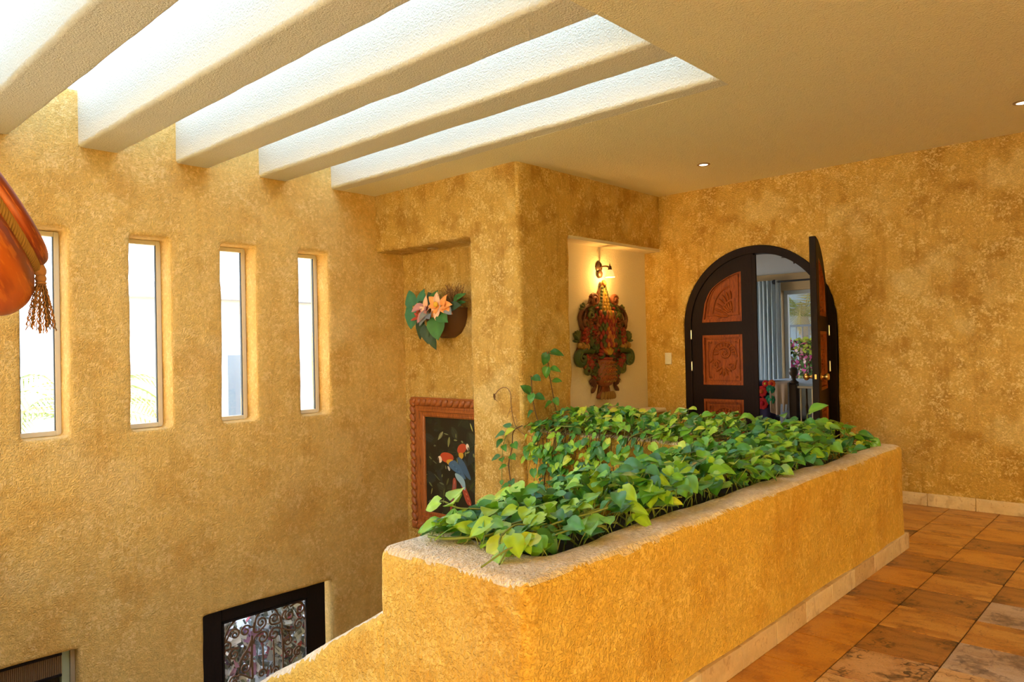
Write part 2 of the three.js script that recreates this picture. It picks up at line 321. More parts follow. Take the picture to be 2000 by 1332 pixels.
{
  const g = sdfMesh([-6.72, LOW, ZF - 0.24], [XI + 0.1, 0.55, ZF + 0.02], 0.03, (x, y, z) => {
    const top = 0.49 + (x - XI) * 0.5765;
    let d = sdBox(0, (y - top) * 0.866, z, -1, 1, -9, 0, ZF - 0.20, ZF, 0.04);
    d = Math.max(d, x - XI - 0.05, -6.72 - x, LOW - y);
    return d + wob(x, y, z, 0.006);
  });
  const [cap, side] = splitGeo(g, (c, up) => c.y > 0.49 + (c.x - XI) * 0.5765 - 0.07 && up + 0.25 * noise3(c.x * 14, c.y * 14, c.z * 14) > 0.5);  // up-facing top gets the paler colour, painted skylight
  const o = struct(mesh('wall_parapet', boxUV(side, 0.8, 0.35), M.ochrePlanter), 'ochre stair parapet sloping down from the planter', 'wall');
  mesh('skylit_rim', boxUV(cap), M.skylitRim, o).userData.label = 'pale gritty sloping rim with skylight painted into its colour';
}

// ───────────────────────── hall floor: square travertine tiles ─────────────────────────
const TN = 512;
function travertine(seed, base, tint, dark, kVein, kBlot) {
  const a = fbm(TN, 3, 5, seed, 0.55), b = fbm(TN, 6, 5, seed + 5, 0.6), c = fbm(TN, 40, 3, seed + 9, 0.6), e = fbm(TN, 4, 4, seed + 13, 0.55);
  return tex(TN, TN, (i, j, k) => {
    const w = ((j + Math.floor((a[k] - 0.5) * 120) + TN * 4) % TN), q = w * TN + ((i >> 2) & (TN - 1)); // drawn-out bedding
    let col = mixc(base, tint, sstep(0.35, 0.7, b[q] * 0.7 + a[k] * 0.3));
    const v = Math.abs(e[k] - 0.5) * 2; // veins follow the level lines of a noise
    col = mixc(col, dark, kVein * (1 - sstep(0.0, 0.09, v)) * sstep(0.4, 0.6, a[k]));
    col = mixc(col, dark, kBlot * sstep(0.56, 0.72, a[k] * 0.6 + b[k] * 0.4));
    col = mixc(col, dark, 0.35 * sstep(0.62, 0.8, c[k]));
    const g = 0.94 + 0.12 * c[k]; return [col[0] * g, col[1] * g, col[2] * g];
  });
}
const stoneBump = tex(TN, TN, ((n) => (i, j, k) => { const v = 255 * (1 - 0.8 * sstep(0.6, 0.75, n[k])); return [v, v, v]; })(fbm(TN, 24, 3, 333, 0.6)), false);
const stone = (map, rough = 0.34) => std({ map, bumpMap: stoneBump, bumpScale: 0.0012, roughness: rough });
const tileMats = [
  stone(travertine(501, [214, 152, 66], [196, 130, 50], [140, 82, 30], 0.25, 0.25)),
  stone(travertine(531, [212, 156, 78], [186, 122, 50], [112, 68, 30], 0.4, 0.4)),
  stone(travertine(561, [176, 120, 60], [132, 82, 38], [70, 40, 20], 0.7, 0.8)),
  stone(travertine(591, [222, 184, 132], [206, 158, 98], [96, 58, 34], 0.8, 0.4)),
  stone(travertine(621, [214, 172, 122], [190, 138, 84], [82, 56, 40], 0.9, 0.6)),
  stone(travertine(651, [200, 176, 150], [176, 146, 116], [92, 72, 62], 0.5, 0.6)),
];
const TS = 0.379, TX = -1.29, TZ = -4.21;
{
  const fl = mesh('floor', boxUV(join([box(XO - 0.02, 3.25, -0.12, -0.006, -7.7, 4.3), box(-4.57, XO - 0.01, -0.12, -0.006, -7.7, -5.86), box(-2.6, XO - 0.01, -0.12, -0.006, -1.79, 4.3)])), std({ color: lin(0.16, 0.085, 0.04), roughness: 0.9 }));
  struct(fl, 'hall floor of square brown and cream travertine tiles', 'floor');
  reseed(404);
  const base = rbox(TS - 0.006, 0.03, TS - 0.006, 0.003, 1); // top face uv spread over the tile
  const p = base.attributes.position, uv = base.attributes.uv;
  for (let i = 0; i < p.count; i++) uv.setXY(i, p.getX(i) / TS + 0.5, p.getZ(i) / TS + 0.5);
  const flip = base.clone(); { const u = flip.attributes.uv; for (let i = 0; i < u.count; i++) u.setXY(i, 1 - u.getX(i), 1 - u.getY(i)); }
  const fixed = { '-1,0': 0, '-1,1': 0, '-1,2': 0, '-1,-1': 1, '-1,-2': 2, '-1,-3': 0, '-1,-4': 2, '0,-3': 1, '0,-4': 2, '1,-3': 2, '1,-4': 1, '0,-5': 0, '0,-6': 2, '0,1': 4, '0,2': 3, '0,0': 2, '0,-1': 1, '0,3': 3, '0,4': 4, '1,0': 5, '1,1': 3, '1,2': 4, '1,-1': 1, '1,-2': 5, '0,-2': 2, '1,3': 4, '2,1': 4 };
  const put = (g, m, x, z, w = 1, d = 1) => { const t = mesh('tile', g, m, fl); t.position.set(x, -0.015 + rr(-0.0006, 0.0006), z); t.scale.set(w, 1, d); t.rotation.set(rr(-1, 1) * 0.0012, 0, rr(-1, 1) * 0.0012); };
  for (let i = -8; i < 6; i++) for (let j = -9; j < 6; j++) {
    let x0 = TX + i * TS, x1 = x0 + TS, z0 = TZ + j * TS, z1 = z0 + TS;
    const inHall = x1 > XO + 0.02, back = z0 < ZB - 0.02 && x0 > -4.57;
    if (!inHall && !back) continue;
    if (z1 > ZB && !back) x0 = Math.max(x0, XO + 0.002);
    if (!inHall) z1 = Math.min(z1, ZB - 0.002);
    z0 = Math.max(z0, ZD + 0.002);
    if (x1 - x0 < 0.03 || z1 - z0 < 0.03) continue;
    const k = fixed[i + ',' + j] ?? (j < -2 ? [0, 2, 1, 2, 1][Math.floor(rnd() * 5)] : Math.floor(rnd() * 6));
    put(rnd() < 0.5 ? base : flip, tileMats[k], (x0 + x1) / 2, (z0 + z1) / 2, (x1 - x0) / TS, (z1 - z0) / TS);
  }
  // beyond the picture the tiling goes on as plain stone
  struct(mesh('floor_rest', boxUV(join([box(TX + 6 * TS + 0.002, 3.2, -0.03, 0, ZD, 4.0), box(-2.3, TX + 6 * TS, -0.03, 0, TZ + 6 * TS + 0.002, 4.0)])), stone(travertine(531, [202, 148, 86], [170, 108, 52], [104, 62, 30], 0.4, 0.4))), 'travertine hall floor outside the picture', 'floor');
}
// stone skirting, laid in tile-long pieces
{
  const skirt = [travertine(711, [226, 206, 172], [206, 178, 138], [150, 116, 84], 0.3, 0.25), travertine(741, [208, 180, 140], [186, 154, 112], [130, 96, 68], 0.45, 0.4)].map((t) => stone(t, 0.5));
  reseed(77);
  const run = (name, label, x0, x1, z0, z1, along) => {
    const o = new THREE.Group(); o.name = name; scene.add(o); struct(o, label, 'baseboard');
    const n0 = along === 'z' ? z0 : x0, n1 = along === 'z' ? z1 : x1;
    for (let a = n0; a < n1 - 0.01; a += TS) {
      const b = Math.min(a + TS - 0.005, n1), g = along === 'z' ? rb(x0, x1, 0, 0.113, a, b, 0.004, 1) : rb(a, b, 0, 0.113, z0, z1, 0.004, 1);
      mesh('stone', boxUV(g), skirt[Math.floor(rnd() * 2)], o);
    }
  };
  run('baseboard_planter', 'pale stone baseboard along the foot of the planter', XO - 0.03, XO + 0.021, TZ - 4.405 * TS, ZF + 0.02, 'z');
  run('baseboard_planter_front', 'pale stone baseboard across the near end of the planter', -2.36, XO - 0.032, ZF - 0.01, ZF + 0.021, 'x');
  run('baseboard_planter_end', 'pale stone baseboard across the far end of the planter', -4.5, XO + 0.021, ZB - 0.02, ZB + 0.01, 'x');
  run('baseboard_back', 'pale stone baseboard along the door wall', -2.6, 3.2, ZD - 0.02, ZD + 0.016, 'x');
}
// ───────────────────────── outside: terrace behind the camera, pale house beyond the slit windows, ground ─────────────────────────
struct(mesh('ground', box(-60, 60, LOW - 0.5, LOW - 0.2, -60, 60), std({ color: lin(0.42, 0.36, 0.27), roughness: 1 })), 'sandy ground outside the house', 'ground');
struct(mesh('terrace', join([box(-5, 9, -0.2, -0.03, 4.3, 10.5), box(3.5, 9, -0.2, -0.03, -9, 4.3)]), std({ color: lin(0.66, 0.48, 0.22), roughness: 0.9 })), 'terrace paving behind the camera', 'terrace');
struct(mesh('bounce_wall', join([box(-5, 9, -0.2, 4.2, 10.2, 10.5), box(8.7, 9, -0.2, 4.2, -9, 10.5)]), M.plainOchre), 'unseen ochre garden walls added to bounce warm sunlight into the hall', 'wall');  // added out of view as warm reflectors for the hall

// ───────────────────────── trailing plants in the planter ─────────────────────────
{
  const soil = mesh('soil', (() => {
    const g = new THREE.PlaneGeometry(1, 1, 1, 1); g.dispose();
    const cells = [[XI + 0.1, XO - 0.15, ZB + 0.13, ZF - 0.27], [-4.56, XI + 0.12, ZB + 0.13, -5.23]];
    return join(cells.map(([a, b, c, d]) => { const q = new THREE.PlaneGeometry(b - a, d - c, 24, 24).rotateX(-Math.PI / 2).translate((a + b) / 2, PT - 0.11, (c + d) / 2), p = q.attributes.position; for (let i = 0; i < p.count; i++) p.setY(i, p.getY(i) + 0.02 * noise3(p.getX(i) * 12, 3, p.getZ(i) * 12)); q.computeVertexNormals(); return boxUV(q); }));
  })(), std({ color: lin(0.055, 0.035, 0.02), roughness: 1 }));
  tag(soil, 'dark potting soil filling the L-shaped planter', 'soil'); soil.userData.kind = 'stuff';
}
// heart-shaped pothos leaf: base at the origin, pointing to +z, upper side up; folded along the midrib and drooping at the tip
function leafGeometry(droop, fold, skew, seed) {
  const nt = 6, ns = 4, P = [], C = [], U = [], I = [];
  reseed(seed);
  for (let a = 0; a <= nt; a++) for (let b = 0; b <= ns; b++) {
    const t = a / nt, s = b / ns * 2 - 1, w = 0.43 * Math.pow(Math.sin(Math.PI * Math.pow(clamp(t * 0.985 + 0.012), 0.60)), 0.8) + 0.004;
    const lobe = 0.16 * Math.pow(Math.abs(s), 1.5) * Math.pow(1 - t, 4);
    const x = s * w + skew * t * t * 0.2, z = t - lobe, y = -fold * Math.abs(s) * w * -1 - droop * t * t + 0.025 * Math.sin(9 * t + 3 * s + seed);
    P.push(x, y, z); U.push(s * 0.5 + 0.5, t);
    const v = 1 + 0.22 * (1 - Math.abs(s)) * (b === 2 ? 1 : 0) + 0.16 * (rnd() - 0.5); C.push(v, v, v * (b === 2 ? 0.95 : 1));
  }
  for (let a = 0; a < nt; a++) for (let b = 0; b < ns; b++) { const i = a * (ns + 1) + b, j = i + ns + 1; I.push(i, j, i + 1, i + 1, j, j + 1); }
  const g = new THREE.BufferGeometry(); g.setIndex(I);
  g.setAttribute('position', new THREE.Float32BufferAttribute(P, 3)); g.setAttribute('color', new THREE.Float32BufferAttribute(C, 3)); g.setAttribute('uv', new THREE.Float32BufferAttribute(U, 2));
  g.computeVertexNormals(); return g;
}
const leafGeos = [leafGeometry(0.18, 0.30, 0.2, 3), leafGeometry(0.32, 0.20, -0.3, 8), leafGeometry(0.10, 0.45, 0.1, 13), leafGeometry(0.42, 0.35, 0.35, 21), leafGeometry(0.24, 0.1, -0.15, 34)];
const leafMat = (r, g, b, tr = 0.28) => phy({ color: lin(r, g, b), vertexColors: true, roughness: 0.36, transmission: tr, thickness: 0, ior: 1.4, side: THREE.DoubleSide });
const LM = { deep: leafMat(0.045, 0.17, 0.022), mid: leafMat(0.09, 0.30, 0.035), blue: leafMat(0.075, 0.25, 0.085), fresh: leafMat(0.20, 0.47, 0.04), lime: leafMat(0.36, 0.60, 0.04), yellow: leafMat(0.56, 0.66, 0.045), old: leafMat(0.62, 0.42, 0.05) };
const stemMat = std({ color: lin(0.22, 0.27, 0.05), roughness: 0.6 }), woodyMat = std({ color: lin(0.13, 0.07, 0.03), roughness: 0.9 }), dryMat = std({ color: lin(0.25, 0.13, 0.05), roughness: 0.95 });
const pick = (list) => { let t = rnd() * list.reduce((a, [, w]) => a + w, 0); for (const [k, w] of list) { t -= w; if (t <= 0) return k; } return list[0][0]; };
// a leaf with its base at p, pointing along dir, its upper side turned towards up
function placeLeaf(parent, p, dir, up, size, tone) {
  const o = mesh('leaf', leafGeos[Math.floor(rnd() * leafGeos.length)], LM[tone], parent);
  const z = dir.clone().normalize(), x = V(0, 0, 0).crossVectors(up, z).normalize(), y = V(0, 0, 0).crossVectors(z, x);
  o.quaternion.setFromRotationMatrix(new THREE.Matrix4().makeBasis(x, y, z)); o.position.copy(p).sub(parent.position); o.scale.setScalar(size);
  return o;
}
const stalk = (a, b, r, bow = 0.02) => tube([a, a.clone().lerp(b, 0.5).add(V(rr(-bow, bow), bow, rr(-bow, bow))), b], r, 4, 4);
function stems(parent, gs, m) { if (!gs.length) return; const g = join(gs).translate(-parent.position.x, -parent.position.y, -parent.position.z); const o = mesh('stem_tangle', g, m, parent); o.userData.kind = 'stuff'; return o; }

const tones = [['fresh', 3.2], ['lime', 2.4], ['yellow', 0.5], ['mid', 3.2], ['blue', 1.4], ['deep', 1.2]]; // the same mix of young and old leaves everywhere
// a cushion of leaves over a patch of the bed
function bed(label, x0, x1, z0, z1, n, height, tones, seed, edge = 0.05) {
  reseed(seed);
  const o = thing('pothos_plant', label, 'plant', [(x0 + x1) / 2, PT - 0.09, (z0 + z1) / 2], 0, 'trailing pothos in the planter'), st = [];
  for (let i = 0; i < n; i++) {
    const x = rr(x0 - edge, x1 + edge * 0.9), z = rr(z0 - 0.06, z1 + 0.06), e = Math.min(1, Math.min(x - x0 + edge + 0.03, x1 + edge + 0.03 - x) / 0.2);
    const top = height(x, z) * (0.35 + 0.65 * Math.sqrt(clamp(e))) * (0.85 + 0.3 * (noise3(x * 5, 2, z * 5) * 0.5 + 0.5));
    const y = PT - 0.02 + top * (0.2 + 0.8 * Math.sqrt(rnd()));
    const yaw = rr(0, Math.PI * 2), out = sstep(0.12, 0, Math.min(x - x0, x1 - x)) * Math.sign(x - (x0 + x1) / 2);
    const dir = V(Math.cos(yaw) + out * (out > 0 ? 0.3 : 0.7) - 0.1, rr(-0.75, 0.25), Math.sin(yaw) + 0.35), up = V(rr(-0.45, 0.45) - 0.05, 1, rr(-0.3, 0.6) + 0.25);
    const size = rr(0.055, 0.102), p = V(x, y, z);
    placeLeaf(o, p, dir, up, size, pick(tones));
    if (i % 2 === 0) st.push(stalk(V(x + rr(-0.06, 0.06) * 0.7 - out * 0.04, Math.max(PT - 0.08, y - rr(0.07, 0.16)), z + rr(-0.07, 0.07)), p, 0.0022, 0.012));
  }
  for (let i = 0; i < n / 9; i++) { const x = rr(x0, x1), z = rr(z0, z1), w = rr(-1, 1); st.push(tube([V(x, PT - 0.06, z), V(x + 0.08 * w, PT + rr(0.0, 0.07), z + 0.1), V(x + rr(-0.15, 0.15), PT + rr(0, 0.1), z + rr(0.12, 0.28) * Math.sign(w))].map((q) => q.setX(clamp(q.x, x0, x1))), 0.004, 8, 5)); }
  stems(o, st, stemMat);
  return { o, st };
}
const hA = (x, z) => 0.19 + 0.05 * noise3(x * 2, 1, z * 2), hB = () => 0.22;
const xa = XI + 0.08, xb = XO - 0.195;
bed('green and lime pothos at the near end of the planter beside the parapet', xa, xb, -2.85, -2.02, 300, (x, z) => hA(x, z) * (0.62 + 0.5 * sstep(-2.05, -2.6, z)), tones, 1001);
bed('bright green pothos second from the near end of the planter', xa, xb, -3.75, -2.85, 300, hA, tones, 1002);
bed('green pothos in the planter straight below the wall carving', xa, xb, -4.65, -3.75, 290, (x, z) => hA(x, z) * 1.1, tones, 1003);
bed('green pothos at the far outer corner of the planter before the open door leaf', xa, xb, -5.68, -4.65, 290, (x, z) => (hA(x, z) + 0.01) * (1 - 0.35 * sstep(-1.95, -1.78, x)), tones, 1004);
// the far arm: cushions on top, and stems with leaves hanging down its face
function curtain(o, x0, x1, n, seed, deep) {
  reseed(seed); const st = [];
  for (let i = 0; i < n; i++) {
    const x = rr(x0, x1), z = -5.095 + rr(0, 0.05), len = deep(x) * rr(0.35, 1), y0 = PT + rr(-0.02, 0.06), sway = rr(-0.08, 0.08), pts = [V(x, PT + 0.03, -5.24), V(x, y0, -5.1)];
    for (let k = 1; k <= 5; k++) pts.push(V(x + sway * k / 5 + rr(-0.012, 0.012), y0 - len * k / 5, z + rr(0, 0.02)));
    st.push(tube(pts, rnd() < 0.5 ? 0.003 : 0.0045, 14, 4));
    const c = curve(pts);
    for (let k = 0, m = Math.round(len / rr(0.085, 0.13)); k < m; k++) {
      const p = c.getPoint(0.25 + 0.75 * rnd()), yaw = rr(-1.2, 1.2), s = rr(0.055, 0.095), dir = V(Math.sin(yaw), rr(-1.1, -0.1), 0.5 * Math.cos(yaw));
      const q = p.clone().add(V(Math.sin(yaw) * 0.03, 0.012, rr(0.02, 0.05)));
      st.push(stalk(p, q, 0.0018, 0.004)); placeLeaf(o, q, dir, V(rr(-0.3, 0.3), 0.8, 0.9), s, pick(tones));
    }
  }
  stems(o, st, woodyMat);
}
const arm = [[-4.46, -3.82, 'green pothos trailing down the planter face next to the pier'], [-3.82, -3.1, 'green pothos trailing from the middle of the far planter arm'], [-3.1, -2.34, 'green pothos in the far planter arm nearest the hall']];
arm.forEach(([a, b, label], k) => {
  const { o } = bed(label, a, b, -5.72, -5.10, 205, (x, z) => 0.22 - 0.09 * sstep(-5.25, -5.05, z), tones, 2000 + k, 0.03);
  curtain(o, a, b, [30, 22, 14][k], 2100 + k, (x) => 0.62 - 0.22 * sstep(-4.4, -3.2, x));
});
// single shoots climbing the pier, and one withered
function shoot(name, label, pts, r, m, leaves, tone) {
  const o = thing(name, label, 'plant', pts[0]);
  const c = curve(pts), st = [new THREE.TubeGeometry(c, 24, r, 5)];
  for (const [t, dx, dy, dz, size, tn, ux = 0, uz = 0.6] of leaves) {
    const p = c.getPoint(t), d = V(dx, dy, dz).normalize(), q = p.clone().addScaledVector(d, 0.03).add(V(0, 0.01, 0));
    st.push(stalk(p, q, 0.0018, 0.004)); placeLeaf(o, q, d, V(ux, 0.8, uz), size, tn ?? tone);
  }
  const g = join(st).translate(-o.position.x, -o.position.y, -o.position.z); mesh('stem', g, m, o); return o;
}
reseed(31);
shoot('pothos_shoot', 'tallest green pothos shoot climbing the pier beside the carving', [[-4.46, 0.78, -5.46], [-4.50, 0.95, -5.45], [-4.515, 1.15, -5.42], [-4.52, 1.32, -5.385], [-4.5, 1.47, -5.37]], 0.005, woodyMat,
  [[0.30, -0.5, -0.3, 0.6, 0.08], [0.36, 0.7, -0.8, 0.1, 0.075, 'mid'], [0.55, 0.9, 0.05, -0.2, 0.085, 'mid'], [0.72, 0.9, -0.1, -0.3, 0.09, 'mid'], [0.78, -0.1, -1, 0.35, 0.10, 'mid', 0.5, 0.8], [0.96, 0.9, 0.0, -0.3, 0.115, 'deep'], [0.99, -0.35, -0.9, 0.2, 0.115, 'deep', 0.5, 0.8], [0.15, 0.4, -0.5, 0.7, 0.1]], 'mid');
shoot('pothos_shoot', 'short dark pothos shoot climbing at the corner of the pier', [[-4.44, 0.78, -5.16], [-4.47, 0.95, -5.12], [-4.475, 1.09, -5.10], [-4.47, 1.25, -5.08]], 0.005, woodyMat,
  [[0.3, -0.5, -0.5, 0.6, 0.07], [0.62, -0.35, 0.5, 0.4, 0.11], [0.6, 0.9, -0.05, -0.1, 0.1], [0.7, 0.2, -0.9, 0.5, 0.09, 'mid', 0.3, 0.9], [0.98, 0.8, -0.15, 0.1, 0.095], [0.12, 0.5, -0.3, 0.6, 0.09]], 'deep');
{
  const o = shoot('withered_vine', 'brown withered vine with a curled dead leaf at the pier corner', [[-4.52, 0.70, -5.06], [-4.60, 0.80, -5.0], [-4.64, 0.99, -4.99], [-4.655, 1.10, -5.0], [-4.70, 1.145, -5.0], [-4.78, 1.135, -5.0], [-4.86, 1.075, -5.0]], 0.0042, dryMat,
    [], 'old');
  const dl = (x, y, z, s, rz) => { const l = mesh('dead_leaf', leafGeos[3], phy({ color: lin(0.2, 0.1, 0.04), vertexColors: true, roughness: 0.9, side: THREE.DoubleSide }), o); l.scale.set(s * 0.5, s, s); l.rotation.set(1.2, 0.3, rz); l.position.set(x, y, z).sub(o.position); };
  dl(-4.86, 1.08, -5.0, 0.075, 0.9); dl(-4.86, 1.075, -5.0, 0.05, -0.6);
  const tw = []; for (const [a, b, c] of [[-4.66, 0.93, -0.05], [-4.62, 0.88, 0.03], [-4.65, 0.97, -0.035]]) tw.push(tube([[a + 0.02, b, -4.995], [a + 0.02 + c * 0.6, b - 0.01, -4.99], [a + 0.02 + c, b - 0.06, -4.985]], 0.0025, 6, 4));
  mesh('twig', join(tw).translate(-o.position.x, -o.position.y, -o.position.z), dryMat, o);
}
reseed(57);
shoot('hanging_vine', 'thin vine with small round leaves hanging farthest left of the pier corner', [[-4.60, 0.80, -5.03], [-4.68, 0.74, -4.99], [-4.74, 0.62, -4.98], [-4.76, 0.45, -4.98], [-4.77, 0.15, -4.98], [-4.765, -0.05, -4.98]], 0.0035, stemMat,
  [[0.1, -0.9, 0.2, 0.2, 0.08, 'blue'], [0.25, -0.8, -0.1, 0.4, 0.095, 'blue'], [0.32, -0.3, -0.6, 0.6, 0.09, 'deep'], [0.4, 0.6, -0.4, 0.5, 0.07, 'mid'], [0.52, -0.4, -0.3, 0.6, 0.085, 'blue'], [0.55, 0.5, -0.2, 0.6, 0.07, 'mid'], [0.7, 0.4, -0.5, 0.5, 0.05, 'mid'], [0.85, -0.5, -0.5, 0.5, 0.05, 'fresh']], 'mid');
shoot('hanging_vine', 'woody brown vine hanging just inside the pier corner', [[-4.55, 0.80, -5.04], [-4.61, 0.76, -4.99], [-4.63, 0.6, -4.98], [-4.67, 0.45, -4.975], [-4.645, 0.25, -4.975], [-4.64, -0.05, -4.975]], 0.006, woodyMat,
  [[0.15, -0.2, -0.3, 0.9, 0.1, 'yellow'], [0.35, 0.7, -0.3, 0.4, 0.09, 'mid'], [0.5, 0.8, -0.2, 0.4, 0.085, 'mid'], [0.62, -0.6, -0.3, 0.5, 0.07, 'mid'], [0.75, 0.7, -0.3, 0.5, 0.085, 'blue'], [0.8, -0.7, -0.1, 0.5, 0.075, 'mid']], 'mid');
// long runners lying over the near rim
shoot('pothos_runner', 'pale green pothos runner lying over the near rim of the planter', [[-2.0, 0.77, -2.15], [-2.05, 0.785, -2.0], [-2.15, 0.775, -1.93], [-2.25, 0.77, -1.925]], 0.006, stemMat,
  [[0.3, -0.5, 0.3, 0.5, 0.08, 'lime']], 'lime');
shoot('pothos_runner', 'pothos runner with lime leaves reaching left past the painting', [[-2.15, 0.79, -2.25], [-2.22, 0.83, -2.2], [-2.30, 0.84, -2.13], [-2.345, 0.865, -2.1]], 0.004, stemMat,
  [[0.99, -0.8, -0.35, 0.3, 0.085, 'lime', 0.1, 0.9], [0.7, 0.3, 0.25, 0.4, 0.11, 'lime'], [0.8, -0.2, 0.3, -0.4, 0.1, 'lime'], [0.5, 0.0, -0.5, 0.7, 0.085, 'fresh']], 'lime');
shoot('pothos_runner', 'pothos runner with round lime leaves drooping onto the near rim', [[-1.95, 0.80, -2.2], [-1.93, 0.83, -2.08], [-1.92, 0.80, -1.99], [-1.88, 0.765, -1.945]], 0.004, stemMat,
  [[0.55, 0.1, -0.6, 0.7, 0.11, 'yellow', 0, 0.9], [0.98, 0.4, -0.2, 0.5, 0.07, 'lime', 0, 0.9], [0.8, 0.8, -0.1, 0.3, 0.07, 'fresh']], 'lime');
shoot('pothos_runner', 'small pothos runner crossing the outer rim near the far corner', [[-1.8, 0.79, -5.0], [-1.74, 0.78, -5.02], [-1.68, 0.775, -5.05]], 0.003, stemMat,
  [[0.95, 0.8, 0.3, 0.2, 0.085, 'mid', 0, 0.5], [0.5, 0.4, 0.5, 0.2, 0.08, 'deep']], 'mid');
shoot('pothos_shoot', 'single upright pothos leaf rising before the open doorway', [[-2.1, 0.82, -5.4], [-2.1, 0.92, -5.4], [-2.095, 0.98, -5.39]], 0.003, stemMat, [[0.98, 0.75, 0.55, 0.1, 0.13, 'fresh', -0.6, 0.7]], 'fresh');

// ───────────────────────── arched double door ─────────────────────────
function woodTexture(seed, a, b, c) {
  const n = 512, lo = fbm(n, 4, 4, seed), hi = fbm(n, 64, 3, seed + 3, 0.6);
  return tex(n, n, (i, j, k) => { const q = ((j >> 4) * n + i), t = 0.5 + 0.5 * Math.sin(i * 0.16 + lo[k] * 26), g = hi[q]; let col = mixc(a, b, t * 0.55 + lo[k] * 0.45); col = mixc(col, c, sstep(0.55, 0.8, g) * 0.7); return col; }, true, 1 / 0.5);
}
const darkWood = phy({ specularIntensity: 0.35, map: woodTexture(811, [30, 17, 12], [23, 13, 9], [14, 8, 6]), roughness: 0.6 });
const redWood = phy({ specularIntensity: 0.4, map: woodTexture(841, [156, 82, 28], [130, 62, 20], [84, 37, 13]), roughness: 0.5 });
const frameWood = std({ map: woodTexture(871, [178, 104, 48], [150, 82, 34], [100, 52, 22]), roughness: 0.45 });
const brass = std({ color: lin(0.62, 0.42, 0.16), metalness: 1, roughness: 0.3 }), steel = std({ color: lin(0.75, 0.73, 0.68), metalness: 1, roughness: 0.3 });
const CW = 0.072, LR = DR - CW; // casing width, radius of the leaves
{
  const s = new THREE.Shape(); s.moveTo(-DR, 0); s.lineTo(-DR, DSP); s.absarc(0, DSP, DR, Math.PI, 0, true); s.lineTo(DR, 0); s.lineTo(LR, 0); s.lineTo(LR, DSP); s.absarc(0, DSP, LR, 0, Math.PI, false); s.lineTo(-LR, 0);
  const g = new THREE.ExtrudeGeometry(s, { depth: 0.15, bevelEnabled: true, bevelThickness: 0.006, bevelSize: 0.006, bevelSegments: 2, curveSegments: 28 });
  struct(mesh('trim_1', boxUV(g.translate(DX, 0, -7.655)), darkWood), 'dark brown arched wooden door casing', 'door frame');
}
